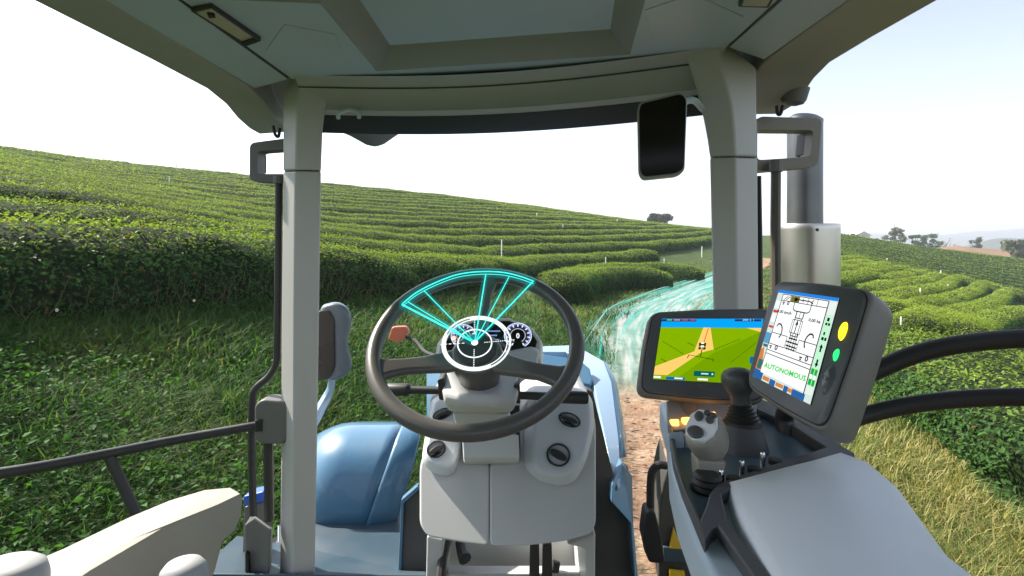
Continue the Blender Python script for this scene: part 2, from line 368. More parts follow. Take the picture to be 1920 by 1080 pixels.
GH = 'tea hedges in rows up the hillside'
ORD = ['first', 'second', 'third', 'fourth', 'fifth', 'sixth', 'seventh', 'eighth', 'ninth', 'tenth', 'eleventh', 'twelfth', 'thirteenth', 'fourteenth', 'fifteenth', 'sixteenth', 'seventeenth', 'eighteenth', 'nineteenth', 'twentieth', 'twenty-first', 'twenty-second', 'twenty-third', 'twenty-fourth']
offs = [.8, 4.1, 7.2, 10.3]+[13.4+3.0*i for i in range(13)]
for i, sk in enumerate(offs):
    ln = offset_row(sk, -3, [42, 78, 105, 130][i] if i < 4 else 170, .12 if i < 4 else .25)
    if len(ln) < 4: continue
    hgt = [1.0, .95, .95, .95][i] if i < 4 else .95
    lab = 'tall leafy tea hedge along the foot of the slope above the grass bank' if i == 0 else f'long tea hedge on the hillside, {ORD[i]} row up from the grass bank'
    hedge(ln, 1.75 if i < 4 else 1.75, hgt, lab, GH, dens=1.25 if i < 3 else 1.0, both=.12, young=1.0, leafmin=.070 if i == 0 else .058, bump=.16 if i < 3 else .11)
    if i == 0: FIRST = (ROOT_, ln)
def px_line(pts, up, **k):
    g = [on_ground(x, y, up, **k) for x, y in pts]; return resample([(p.x, p.y) for p in g], max(24, 8*len(g)))
hedge(px_line([(1040,520),(1100,508),(1180,504),(1262,508)], .9, dmin=10, dmax=60), 1.9, .95, 'short round-ended tea hedge lowest on the slope beside the dirt track', GH)
hedge(px_line([(1075,498),(1160,494),(1250,494),(1318,501)], .9, dmin=14, dmax=80), 1.8, .9, 'short tea hedge right behind the round-ended one beside the track', GH)
GR = 'curving tea hedges in the field right of the track'
arcs = [([(1540,494),(1575,489),(1618,486)], 'short straight tea hedge farthest up the curving field'),
 ([(1540,505),(1580,498),(1612,494),(1645,494)], 'tea hedge of the curving field, second from the far end'),
 ([(1545,514),(1590,507),(1630,502),(1662,498),(1678,501)], 'tea hedge of the curving field, third from the far end'),
 ([(1610,517),(1640,510),(1675,505),(1700,504),(1709,508)], 'tea hedge of the curving field, fourth from the far end'),
 ([(1560,529),(1600,521),(1630,518),(1662,521)], 'low straight tea hedge ending inside the curving field'),
 ([(1662,529),(1690,519),(1715,513),(1733,511),(1742,516)], 'short hooked tea hedge in the middle of the curving field'),
 ([(1625,548),(1679,536),(1729,528),(1752,519),(1768,517),(1784,524)], 'curving tea hedge with the fourth bend from the near end'),
 ([(1650,566),(1710,550),(1764,541),(1787,526),(1806,522),(1824,531)], 'curving tea hedge with the third bend from the near end'),
 ([(1660,588),(1730,577),(1790,560),(1830,545),(1840,534),(1858,532),(1874,542)], 'curving tea hedge with the second bend from the near end'),
 ([(1690,622),(1740,602),(1800,592),(1860,572),(1884,552),(1900,545),(1920,552)], 'thick curving tea hedge nearest the hedge bank by the dry grass'),
 ([(1790,628),(1850,604),(1920,585),(1990,575)], 'thick straight tea hedge in front of the curving ones')]
for pts, lab in arcs:
    hedge(px_line(pts, .6, dmin=6, dmax=140), 1.35, .85, lab, GR, dens=1., both=1., young=1.25, hue=.04, bump=.025, leafmin=.040)
# broad clipped tea bank on the near right and the fine rows of the far field
hedge(resample([(5.6,1.2),(5.75,3),(6.1,5.2),(7.0,7.6),(8.6,10.2)], 60)[::-1], 2.9, .78, 'broad near tea hedge beside the yellow dry grass', GR, dens=1.15, both=.4, leafmin=.062, young=.75, hue=.05)
hedge(resample([(9.0,1.6),(9.3,4),(9.9,6.6),(11.2,9.0)], 40)[::-1], 3.0, .8, 'broad tea hedge standing behind the near one on the dry grass side', GR, dens=.8, both=.4, leafmin=.066, young=.9, hue=.08)
GF_ = 'fine tea rows of the far field'
for i in range(24):
    y0 = 54+i*2.6+.010*i*i*2.6; x0 = .52*y0+6; xs_ = np.linspace(x0, 1.25*y0+4, 30)
    ln = np.stack([xs_, y0-(xs_-x0)*.10+.9*np.sin(xs_*.07+i*.3)], 1)
    hedge(ln, 2.0, .75, f'fine straight tea row in the far field, {ORD[23-i]} down from the skyline trees', GF_, dens=.8, both=.2, young=.65, name='tea_row')
# ---------------------------------------------------------------- grass
def blades(P, length, width, lean, col, bend=.6):
    n = len(P); az = RNG.random(n)*2*np.pi; dx = np.stack([np.cos(az), np.sin(az), 0*az], 1); sd = np.stack([-np.sin(az), np.cos(az), 0*az], 1)
    L = length[:, None]; w_ = width[:, None]; le = lean[:, None]; up = np.array([0, 0, 1.])
    m1 = P+up*L*.45*(1-.3*le)+dx*L*.22*le; tip = m1+up*L*.45*(1-bend*le*1.2)+dx*L*(.55*le+.05)
    V = np.empty((n, 5, 3)); V[:, 0] = P-sd*w_*.5; V[:, 1] = P+sd*w_*.5; V[:, 2] = m1+sd*w_*.42; V[:, 3] = m1-sd*w_*.42; V[:, 4] = tip
    i = np.arange(n)[:, None]*5; F = np.concatenate([i+np.array([[0, 1, 2]]), i+np.array([[0, 2, 3]]), i+np.array([[3, 2, 4]])])
    return V.reshape(-1, 3), F, np.repeat(col, 5, 0)
def scatter(n, dlo, dhi, xlo, xhi, power=1.0):
    """points in front of the eye, denser when near (even on the picture), between two view directions x/y"""
    u = RNG.random(n); d = 1/((1/dlo)*(1-u)+(1/dhi)*u); k = RNG.uniform(xlo, xhi, n); return k*d, d
def rowdist(x, y): return polydist(x, y, ROW1)[0]
def grass(name, label, n, dlo, dhi, xlo, xhi, lo, hi, ramp, test, lmin=.10, lmax=.30, wpx=.0022, lean=(.2, 1.1), up=0):
    x, y = scatter(n, dlo, dhi, xlo, xhi); ok = test(x, y); x, y = x[ok], y[ok]; n = len(x)
    d = np.hypot(x, y); P = np.column_stack([x, y, height(x, y)-.01])
    ln = RNG.uniform(lmin, lmax, n)*(1+.35*noise2(x, y, 2.3, 1.)); wd = np.maximum(.0045, d*wpx)*RNG.uniform(.6, 1.3, n)
    k = np.clip(.5+.5*noise2(x, y, 1.6, 4.)+RNG.normal(size=n)*.28, 0, 1)
    R_ = np.array(ramp); kk = k*(len(R_)-1); col = np.stack([np.interp(kk, np.arange(len(R_)), R_[:, i]) for i in range(3)], 1)*RNG.uniform(.75, 1.25, (n, 1))
    V, F, C = blades(P, ln, wd, RNG.uniform(*lean, n), col)
    o = link(name, big_mesh(V, F, C), BLADE, smooth=0); tag(o, label, 'grass', kind='stuff'); return o
GREEN = [(.020, .056, .013), (.032, .090, .020), (.048, .125, .026), (.068, .158, .034), (.11, .15, .05)]
DRY = [(.085, .14, .035), (.19, .215, .065), (.34, .31, .12), (.46, .41, .20), (.30, .30, .10), (.12, .18, .045)]
pth = lambda x, y: polydist(x, y, PATH, False)[0]
left_bank = lambda x, y: (rowdist(x, y) < .2) & (pth(x, y) > .85+.25*noise2(x, y, 1.5)) & ((x < -1.15) | (y > 3.3)) & (polydist(x, y, PATH)[0] > 0)
grass('bank_grass', 'long tangled green grass on the bank below the tea hedge', 150000, 2.2, 34, -1.25, .42, 0, 0, GREEN, left_bank, .14, .44, lean=(.4, 1.35))
grass('dry_stalks', 'straw coloured dead grass stalks lying through the green bank', 3500, 2.4, 18, -1.2, .2, 0, 0, [(.25, .20, .09), (.36, .29, .15)], left_bank, .18, .42, .0012, (.7, 1.3))
right_edge = lambda x, y: (polydist(x, y, PATH)[0] < 0) & (pth(x, y) > .72+.2*noise2(x, y, 1.5)) & (x > 1.3) & (x-np.interp(y, [0, 3, 5.2, 7.6, 10.2, 16], [4.15, 4.3, 4.65, 5.6, 7.2, 11]) < .35*noise2(x, y, 2.1))
grass('dry_grass', 'yellow dry grass strip between the track and the right hand tea hedge', 95000, 2.0, 22, .2, 1.25, 0, 0, DRY, right_edge, .12, .36, .0015, (.3, 1.25))
far_edge = lambda x, y: (pth(x, y) > 1.05) & (pth(x, y) < 7) & (rowdist(x, y) < -1)
grass('verge_grass', 'short pale green verge grass along the far bend of the track', 22000, 12, 75, .05, .75, 0, 0, [(.07, .11, .03), (.12, .16, .045), (.22, .21, .09)], far_edge, .08, .2, .0026)
# broad-leaved weeds among the grass
def weeds(n):
    x, y = scatter(n, 2.3, 11, -1.25, .1); ok = left_bank(x, y) & (noise2(x, y, 1.9, 7.)+.35*RNG.normal(size=n) > .12); x, y = x[ok], y[ok]; n = len(x); k = 8
    c = np.repeat(np.column_stack([x, y, height(x, y)+RNG.uniform(.06, .22, n)]), k, 0)+RNG.normal(size=(n*k, 3))*np.array([.07, .07, .035])
    col = np.array([.040, .110, .022])*RNG.uniform(.6, 1.7, (n*k, 1))*np.array([1, 1, 1.])
    V, F, C = leaves(c, np.tile([0, 0, 1.], (n*k, 1)), RNG.uniform(.03, .075, n*k), col, .6, .3, .8)
    return big_mesh(V, F, C)
tag(link('weeds', weeds(5200), LEAF, smooth=0), 'broad leaved green weeds mixed into the grass bank', 'weeds', kind='stuff')
# flowers on the first hedge and the bank
def flower(x, y, up, label):
    p = on_ground(x, y, up, dmin=2.5, dmax=40); p = p+Vector((.05, -.08, up)); V, F = [], []
    root = empty('flower', p); tag(root, label, 'flower', 'pale flowers at the foot of the hedge')
    pet = []
    for k in range(6):
        a = k*math.pi/3; c, s = math.cos(a), math.sin(a); i = len(V); r = .022
        for u, v, h in ((.1, 0, 0), (.6, .4, .25), (1, 0, .35), (.6, -.4, .25)): V.append(p+Vector((r*(u*c-v*s), -.3*r*h-.01, r*(u*s+v*c))))
        F.append((i, i+1, i+2, i+3))
    link('petals', mesh(V, F), principled('petal', (.75, .72, .55), .6), root)
    link('flower_centre', lathe_mesh(p+Vector((0, -.012, 0)), (0, -1, 0), [(0, .003), (.002, .006), (.006, .005), (.013, .002)], 8), principled('pollen', (.62, .42, .05), .7), root)
for x, y, lab in ((112, 580, 'pale yellow tea flower low on the first hedge'), (365, 563, 'small cream tea flower in the dark foot of the hedge')):
    flower(x, y, .45, lab)
# ---------------------------------------------------------------- stakes, trees, house, far hills
STAKE = worn('stake_white', (.78, .77, .72), .7)
SL = {0: 'tall white marker stake standing in the tea between the two lowest long hedges'}
def stake(x, yb, yt, label, up=.6):
    p = on_ground(x, yb, up, dmin=6, dmax=150); h = p.y*(yb-yt)/FPX; z0 = p.z-.1; top = p.z+up+h; r = max(.018, p.y*.0011)
    o = link('marker_stake', tube_mesh([(p.x, p.y, z0), (p.x+.01, p.y, (z0+top)/2), (p.x+.02, p.y, top-.02), (p.x+.02, p.y, top)], [r, r, r*.95, r*.5], 7), STAKE)
    tag(o, label, 'stake', 'white marker stakes in the tea')
for a in ((940, 488, 449, 'tallest white marker stake on the hill, behind the steering wheel top'), (1135, 497, 482, 'white marker stake behind the round-ended hedge'),
          (1245, 496, 485, 'white marker stake near the right end of the short hedge'), (1316, 472, 462, 'white marker stake next to the right cab pillar'),
          (1006, 407, 399, 'tiny white marker stake high on the middle hillside'), (1055, 430, 421, 'white marker stake halfway up the hillside'), (1157, 418, 411, 'tiny white marker stake under the skyline tree'),
          (317, 346, 330, 'white marker stake just below the skyline left of the pillar'), (330, 322, 306, 'white marker stake standing up against the sky'),
          (1725, 556, 540, 'white marker stake among the curving hedges'), (1688, 618, 594, 'white marker stake at the edge of the near hedge bank'), (1764, 518, 507, 'white marker stake at the bend of a curving hedge'),
          (1777, 541, 533, 'short white marker stake on a curving hedge top'), (1663, 490, 484, 'tiny white marker stake in the far field')):
    stake(*a)
BARK = noisy('bark', [(.3, (.06, .045, .03)), (.6, (.13, .10, .075))], 6.)
def tree(p, h, r, col, label, squash=.75, trunk=.35, n=1500, bare=False, group='trees on the skyline'):
    root = empty('tree', p); tag(root, label, 'tree', group); p = Vector(p)
    V = []; F = []
    def limb(a, b, r0, r1):
        me_a, me_b = Vector(a), Vector(b); t = (me_b-me_a).normalized(); u = t.orthogonal().normalized(); v = t.cross(u); i = len(V)
        for q, rr in ((me_a, r0), (me_a.lerp(me_b, .5)+u*r0*.4, (r0+r1)/2), (me_b, r1)):
            for k in range(6): V.append(q+rr*(math.cos(k*1.047)*u+math.sin(k*1.047)*v))
        for s in range(2):
            for k in range(6): F.append((i+s*6+k, i+s*6+(k+1) % 6, i+s*6+6+(k+1) % 6, i+s*6+6+k))
    fork = p+Vector((random.uniform(-.05, .05)*h, 0, h*trunk)); limb(p-Vector((0, 0, .3)), fork, h*.035, h*.022); ends = []
    for k in range(7):
        a = k*.9+random.random()*.5; e = fork+Vector((math.cos(a)*r*random.uniform(.35, .8), math.sin(a)*r*random.uniform(.35, .8), (h-h*trunk)*random.uniform(.25, .8)))
        limb(fork, e, h*.018, h*.006); ends.append(e)
        for _ in range(2):
            e2 = e+Vector((random.gauss(0, .25)*r, random.gauss(0, .25)*r, random.uniform(0, .25)*h)); limb(e, e2, h*.007, h*.002); ends.append(e2)
    link('trunk', mesh(V, F), BARK, root)
    C = np.array([tuple(e) for e in ends]); k = RNG.integers(0, len(C), n); q = RNG.normal(size=(n, 3)); q /= np.linalg.norm(q, axis=1)[:, None]
    P = C[k]+q*(RNG.random((n, 1))**.45)*r*.40*np.array([1, 1, squash]); P[:, 2] = np.minimum(P[:, 2], p.z+h*RNG.uniform(.93, 1.02, n))
    c = np.array(col)*1.6*RNG.uniform(.6, 1.4, (n, 1))  # crown colours lightened to stand in for distance haze
    V, F, Cc = leaves(P, q, np.full(n, r*(.24 if not bare else .10))*RNG.uniform(.6, 1.4, n), c, .7, .3)
    cr = link('crown', big_mesh(V, F, Cc), TREELEAF, root, smooth=0); cr['kind'] = 'stuff'
def far_tree(x, yb, yt, d, wpx, col, label, **k):
    X = d*(x-CX)/FPX; zt = EYE-d*(yt-HY)/FPX; g = height1(X, d); zb = min(g, EYE-d*(yb-HY)/FPX); tree((X, d, zb), zt-zb, wpx*d/FPX*.5, col, label, **k)
far_tree(1233, 424, 402, 165, 40, (.030, .052, .026), 'lone dark tree on the hill skyline beside the mirror', trunk=.2)
far_tree(1680, 452, 428, 190, 30, (.05, .065, .03), 'tall loose tree on the skyline behind the white house')
far_tree(1719, 455, 441, 185, 24, (.028, .06, .026), 'dark round tree in the skyline pair')
far_tree(1740, 458, 440, 195, 30, (.045, .085, .04), 'lighter round tree in the skyline pair')
far_tree(1774, 460, 446, 210, 26, (.11, .085, .06), 'bare brownish tree on the skyline between the pair and the lone tree', bare=True, n=260)
far_tree(1826, 466, 446, 200, 26, (.04, .055, .035), 'lone round tree standing at the bare field')
far_tree(1587, 450, 439, 185, 34, (.06, .075, .04), 'low bushy tree beside the silver exhaust', trunk=.1)
far_tree(1608, 450, 442, 190, 22, (.07, .08, .045), 'low grey green tree next to the white house', trunk=.1)
far_tree(1633, 450, 441, 200, 26, (.06, .07, .045), 'low bushy tree right of the white house', trunk=.1)
far_tree(1655, 452, 443, 205, 24, (.075, .085, .05), 'small pale tree between the house and the tall tree', trunk=.15)
far_tree(1905, 476, 452, 150, 46, (.06, .075, .04), 'broad tree above the bare field near the far right', trunk=.15)
far_tree(1945, 480, 448, 150, 50, (.05, .065, .035), 'broad dark tree past the bare field', trunk=.15)
hp = W(1617, 452, 215); house = empty('farm_house', (hp.x, 215, height1(hp.x, 215))); tag(house, 'small white farmhouse with pale roof on the skyline', 'house')
bz = hp.z-1.2; hx = hp.x
link('wall', rbox((hx, 217, bz+1.8), (6.0, 4.5, 3.6)), worn('house_white', (.75, .74, .70), .8), house)
link('roof', prism([(hx-3.6, 214.2, bz+3.5), (hx+3.6, 214.2, bz+3.5), (hx, 214.2, bz+5.4)], (0, 5.6, 0)), worn('house_roof', (.62, .58, .54), .7), house)
for q in (-1.6, 1.5):
    wdw = link('window', rbox((hx+q, 214.73, bz+2.0), (1.0, .06, 1.1)), principled('dark_pane', (.05, .06, .07), .2), house)
link('door', rbox((hx, 214.73, bz+1.1), (.9, .06, 2.0)), principled('house_door', (.16, .10, .06), .6), house)
def hill_range(name, ylist, d, base, mat, depth, seed):
    xs = np.linspace(1380, 2300, 120); yt = np.interp(xs, [a for a, b in ylist], [b for a, b in ylist])+1.6*noise2(xs, xs*0, .06, seed)+.9*noise2(xs, xs*0, .21, seed)
    rows = []
    for k, f in enumerate((0, .25, .5, .75, 1., 1.3)):
        dd = d+depth*(f-1); z = EYE-d*(yt-HY)/FPX; zz = base+(z-base)*math.sin(min(f, 1)*math.pi/2)**1.2 if f <= 1 else base+(z-base)*.6
        rows.append(np.column_stack([d*(xs-CX)/FPX*(dd/d)**.3, np.full(len(xs), dd)+.03*depth*noise2(xs, xs*0+k, .03, seed), zz]))
    A = np.array(rows); ii = np.arange(A.shape[0]*A.shape[1]).reshape(A.shape[:2])
    o = link(name, big_mesh(A.reshape(-1, 3), np.stack([ii[:-1, :-1], ii[:-1, 1:], ii[1:, 1:], ii[1:, :-1]], -1).reshape(-1, 4)), mat); o['kind'] = 'structure'
hill_range('hills', [(1380, 446), (1570, 441), (1640, 438), (1760, 442), (1830, 434), (1920, 429), (2100, 420), (2300, 436)], 2600, -40, FARHILL, 900, 1.)
hill_range('wooded_hills', [(1380, 470), (1800, 468), (1850, 452), (1880, 446), (1910, 449), (1960, 440), (2100, 435), (2300, 445)], 900, -40, FARHILL, 300, 4.)
hill_range('bare_fields', [(1380, 476), (1760, 464), (1800, 461), (1860, 466), (1930, 474), (2050, 486), (2300, 510)], 172, -30, BARE, 60, 2.)
# bare brown stems in the shaded face of the first hedge
def stems(ln, n):
    V, F = [], []
    L = np.asarray(ln); T = np.gradient(L, axis=0); T /= np.linalg.norm(T, axis=1)[:, None]
    for _ in range(n):
        i = random.randrange(len(L)); p = L[i]; t = T[i]
        if p[1] < 1 or p[1] > 16: continue
        a = p+np.array([t[1], -t[0]])*random.uniform(.72, .86); z = height1(*a); a3 = Vector((a[0], a[1], z)); l = random.uniform(.25, .6)
        b3 = a3+Vector((t[0]*random.uniform(-.35, .35)+t[1]*.12, t[1]*random.uniform(-.35, .35)-t[0]*.12, l)); m3 = (a3+b3)/2+Vector((random.uniform(-.06, .06), random.uniform(-.06, .06), 0)); r = random.uniform(.004, .009); k = len(V)
        for q, rr in ((a3, r), (m3, r*.8), (b3, r*.4)):
            for s in range(4): V.append(q+Vector((rr*math.cos(s*1.571), rr*math.sin(s*1.571), 0)))
        for s in range(2):
            for c in range(4): F.append((k+s*4+c, k+s*4+(c+1) % 4, k+s*4+4+(c+1) % 4, k+s*4+4+c))
    return mesh(V, F)
so = link('stems', stems(FIRST[1], 420), noisy('tea_stem', [(.3, (.13, .085, .05)), (.6, (.24, .17, .11))], 30.), FIRST[0], smooth=60); so['kind'] = 'stuff'
# ---------------------------------------------------------------- the tractor: cab, dash, wheel, outside fittings
BEIGE = worn('pillar_plastic', (.46, .455, .44), .5, grain=160)
HEADL = worn('headliner_plastic', (.40, .465, .53), .38, grain=120)
HEADD = worn('headliner_olive', (.24, .24, .215), .55, grain=120)
ROOFM = worn('roof_shell', (.33, .315, .29), .5)
LIGHT = worn('dash_plastic', (.60, .605, .60), .40, grain=200)
LIGHTB = worn('pod_plastic', (.70, .735, .78), .36, grain=200)
DARK = worn('dark_plastic', (.030, .030, .031), .45, grain=200, dirt=.05)
BLACK = worn('black_rubber', (.012, .012, .012), .5, dirt=.03)
GREYM = worn('grey_bracket', (.14, .138, .132), .5, dirt=.08)
WHEELM = worn('wheel_leather', (.095, .090, .083), .30, grain=260, bump=.25, dirt=.04)
BLUE = worn('blue_paint', (.060, .185, .32), .40, coat=.6, grain=30, bump=.02, dirt=.12)
PALEB = worn('pale_blue_paint', (.33, .47, .64), .28, coat=.6, grain=30, bump=.02, dirt=.06)
DECK = worn('deck_steel_blue', (.040, .075, .105), .4, dirt=.12)
CHAR = worn('charcoal_panel', (.045, .043, .042), .6, grain=80, dirt=.10)
GLASSD = principled('dark_glass', (.006, .006, .007), .06, spec=.6)
METAL = worn('brushed_metal', (.55, .52, .48), .32, metal=1., grain=60, bump=.1, dirt=.1)
STEEL = worn('sooty_steel', (.12, .125, .13), .38, metal=.9, grain=40, bump=.2, dirt=.2)
TYRE = worn('tyre_rubber', (.018, .018, .019), .8, grain=60, bump=.4, dirt=.08)
YELLOW = worn('wheel_yellow', (.70, .46, .02), .4, dirt=.2)
TR = empty('tractor', (-.05, 1.2, 0.0))
tag(TR, 'blue tractor seen from its driving cab with grey pillars and dark steering wheel', 'tractor')
def part(name, me, mat, parent=None, **k): return link(name, me, mat, parent or TR, **k)
E = Vector((0, 0, EYE))
def C3(X, d, z): return Vector((X, d, EYE+z))
# ---- roof shell: sections from the back to the front edge; the front is skewed (right corner nearer)
def roof_ring(d0, skew, drop, nose=0.):
    def q(X, z): return C3(X, d0-skew*(X+.05), z)
    lo = .43-drop
    return [q(-.86, lo+.0), q(-.74, lo+.004), q(-.735, .565-drop*2.4), q(.606, .565-drop*2.4), q(.612, lo+.004), q(.765, lo), q(.80-nose*.05, .50-nose*.05), q(.73-nose*.1, .60-nose*.12),
            q(.30, .65-nose*.15), q(-.40, .65-nose*.15), q(-.83+nose*.1, .60-nose*.12), q(-.90+nose*.05, .50-nose*.05)]
roof = part('roof_shell', loft([roof_ring(-.9, 0, 0), roof_ring(-.3, 0, 0), roof_ring(.3, 0, 0), roof_ring(.8, .03, 0), roof_ring(1.15, .08, 0), roof_ring(1.34, .13, .004), roof_ring(1.42, .15, .022), roof_ring(1.48, .16, .050), roof_ring(1.54, .17, .066, .2), roof_ring(1.60, .17, .070, .5), roof_ring(1.64, .17, .060, .9)]), ROOFM, smooth=50, bevel=.006)
# ---- headliner with its recess
HZ = .45
hole = [(-.36, 1.365), (.287, 1.245), (.25, .96), (.23, .2), (-.59, .2), (-.59, .955), (-.365, .975)]
outer = [(-.615, 1.43), (-.3, 1.41), (.2, 1.32), (.50, 1.245), (.495, .6), (.495, -.6), (-.62, -.6), (-.62, .5)]
def holed(outer, holes, z, thick):
    bm = bmesh.new(); es = []
    for lp in [outer]+holes:
        vv = [bm.verts.new(p if len(p) == 3 else C3(p[0], p[1], z)) for p in lp]
        es += [bm.edges.new((vv[i], vv[(i+1) % len(vv)])) for i in range(len(vv))]
    bmesh.ops.triangle_fill(bm, use_beauty=True, use_dissolve=False, edges=es)
    r = bmesh.ops.extrude_face_region(bm, geom=list(bm.faces)); bmesh.ops.translate(bm, verts=[v for v in r['geom'] if isinstance(v, bmesh.types.BMVert)], vec=(0, 0, thick))
    bmesh.ops.recalc_face_normals(bm, faces=bm.faces); me = bpy.data.meshes.new('m'); bm.to_mesh(me); bm.free(); return me
hl = part('headliner', holed(outer, [hole], HZ, .012), HEADL, smooth=20)
hr = [Vector((p[0], p[1], 0)) for p in hole]; cen = Vector((-.15, .6, 0))
def inset(poly, k): 
    out = []
    for i in range(len(poly)):
        a, b, c = poly[i-1], poly[i], poly[(i+1) % len(poly)]; n1 = (b-a).cross(Vector((0, 0, 1))).normalized(); n2 = (c-b).cross(Vector((0, 0, 1))).normalized(); n = (n1+n2).normalized()
        out.append(b+n*k/max(.5, n.dot(n1)))
    return out
i1 = inset(hr, .012); i2 = inset(hr, .052)
part('headliner_recess', loft([[C3(p.x, p.y, HZ+.001) for p in hr], [C3(p.x, p.y, HZ+.006) for p in i1], [C3(p.x, p.y, HZ+.048) for p in i2]], caps=False), HEADD, hl, smooth=25)
part('recess_panel', prism([C3(p.x, p.y, HZ+.046) for p in inset(hr, .045)], (0, 0, .008)), HEADL, hl, smooth=0)
for side, (xa, xb, ya, yb) in (('l', (-.738, -.626, -.6, 1.47)), ('r', (.609, .506, -.6, 1.235))):
    part('side_rail', prism([C3(xa, ya, .432), C3(xb, ya, .448), C3(xb, yb-.04, .448), C3(xa, yb, .434)], (0, 0, .02)), HEADL, hl, bevel=.004)
    part('rail_seal', prism([C3(xb, ya, .4495), C3(xb+(.007 if side == 'l' else -.007), ya, .4495), C3(xb+(.007 if side == 'l' else -.007), yb-.05, .4495), C3(xb, yb-.05, .4495)], (0, 0, .02)), DARK, hl, smooth=0)
# access panels on the headliner, ceiling lamps
def ceil(pts, z=HZ): return [W(x, y, z*FPX/(HY-y)) for x, y in pts]
part('access_panel', prism(ceil([(497, 97), (533, 47), (628, 65), (651, 127), (600, 150), (560, 135)], HZ-.002), (0, 0, .006)), HEADL, hl, bevel=.0015)
part('access_panel', prism(ceil([(1228, 92), (1209, 20), (1300, -10), (1394, 32), (1360, 75), (1330, 88)], HZ-.002), (0, 0, .006)), HEADL, hl, bevel=.0015)
def ceiling_lamp(quad, inner):
    o = part('ceiling_lamp', prism(ceil(quad, HZ-.010), (0, 0, .012)), DARK, roof, bevel=.003)
    return o, part('lamp_cover', prism(ceil(inner, HZ-.013), (0, 0, .008)), worn('lamp_cover', (.42, .37, .28), .35), roof, bevel=.002)
ceiling_lamp([(357, 22), (397, 15), (490, 78), (462, 88)], [(369, 25), (396, 19), (481, 77), (462, 83)])
part('lamp_switch', prism(ceil([(452, 82), (474, 75), (482, 80), (462, 87)], HZ-.018), (0, 0, .006)), BLACK, roof, bevel=.001)
part('lamp_switch', prism(ceil([(388, 27), (402, 29), (404, 34), (392, 35)], HZ-.018), (0, 0, .006)), BLACK, roof, bevel=.001)
ceiling_lamp([(1384, 14), (1392, -8), (1456, -10), (1442, 16)], [(1391, 12), (1397, -4), (1448, -6), (1438, 13)])
# ---- header trim above the windscreen and the dark top frame
def header_rings(prof, xs):
    out = []
    for f in xs:                       # f 0..1 left to right
        dl = 1.46*(1-f)+1.245*f+.055*math.sin(math.pi*f)
        ring = []
        for dz, dd in prof:
            X = (-.60*(1-f)+.50*f); ring.append(C3(X, dl+dd, dz-.012*math.sin(math.pi*f)))
        out.append(ring)
    return out
fs = [i/16 for i in range(17)]
part('header_trim', loft(header_rings([(.452, -.06), (.443, -.035), (.432, -.022), (.428, -.018), (.385, .0), (.372, -.004), (.362, .008), (.366, .05), (.46, .06)], fs)), worn('header_grey', (.36, .36, .35), .42, grain=120), smooth=40)
part('header_seam', loft(header_rings([(.4315, -.0235), (.4290, -.0215), (.4285, -.017), (.4315, -.018)], fs)), DARK, smooth=0)
part('windscreen_frame', loft(header_rings([(.372, .012), (.335, .05), (.322, .075), (.334, .10), (.40, .10)], fs)), BLACK, smooth=30)
part('hanger_hook', tube_mesh(px([(634, 222, 1.44), (636, 212, 1.43), (655, 206, 1.43), (672, 212, 1.43), (673, 221, 1.44)], 0), .006, 8, 20), HEADL)
part('wiper_motor_cover', lathe_mesh(W(700, 230, 1.62), (.06, .1, -1), [(-.02, .15), (.0, .14), (.02, .112), (.038, .075), (.055, .048), (.068, .028), (.074, .008)]), GREYM)
# front work lamps under the roof lip and loose cables
for pts in ([(512, 236), (516, 252), (522, 256), (525, 240)], [(1456, 198), (1458, 212), (1463, 214), (1468, 198)]):
    part('cable', tube_mesh(px(pts, 1.5 if pts[0][0] < 900 else 1.33), .0045, 6, 16), BLACK)
part('lip_lamp', lathe_mesh(W(1488, 186, 1.36), (-.15, .1, -1), [(-.03, .034), (0, .031), (.010, .026), (.016, .012)]), GREYM)
# ---- A pillars (two mouldings each, a seam between)
def pillar(st, d, flip, mat):
    rings = []
    for y, xl, xr_, xq in st:
        if not flip: pts = [(xl, d+.055), (xr_, d), (xq, d+.012), (xq-1, d+.11), (xl+6, d+.12)]
        else: pts = [(xl, d+.03), (xr_, d), (xq, d+.05), (xq-4, d+.12), (xl+3, d+.12)]
        rings.append([W(x, y, dd) if k < 3 else Vector((dd*(x-CX)/FPX, dd, W(x, y, pts[1][1]).z)) for k, (x, dd) in enumerate(pts)])
    return loft(rings)
part('pillar', pillar([(124, 552, 557, 619), (140, 549, 558, 618), (160, 540, 560, 616), (178, 533, 559, 614), (200, 531, 557, 610), (240, 531, 555, 605), (319, 531, 553, 602)], 1.44, False, BEIGE), BEIGE, bevel=.006, smooth=60)
part('pillar', pillar([(321, 531, 553, 602), (600, 528, 551, 598), (860, 527, 550, 594), (1080, 525, 548, 590), (1260, 523, 546, 586)], 1.44, False, BEIGE), BEIGE, bevel=.006, smooth=60)
part('pillar', pillar([(68, 1277, 1352, 1358), (88, 1282, 1351, 1366), (108, 1289, 1350, 1395), (126, 1295, 1352, 1418), (160, 1306, 1364, 1418), (200, 1316, 1373, 1418), (250, 1325, 1378, 1419), (293, 1331, 1380, 1420)], 1.20, True, BEIGE), BEIGE, bevel=.006, smooth=60)
part('pillar', pillar([(295, 1331, 1380, 1420), (560, 1337, 1383, 1422), (800, 1342, 1386, 1424), (1180, 1350, 1390, 1426)], 1.20, True, BEIGE), BEIGE, bevel=.006, smooth=60)
part('door_seal', tube_mesh(px([(1423, 330), (1425, 450), (1427, 700)], 1.29), .006, 8), BLACK)
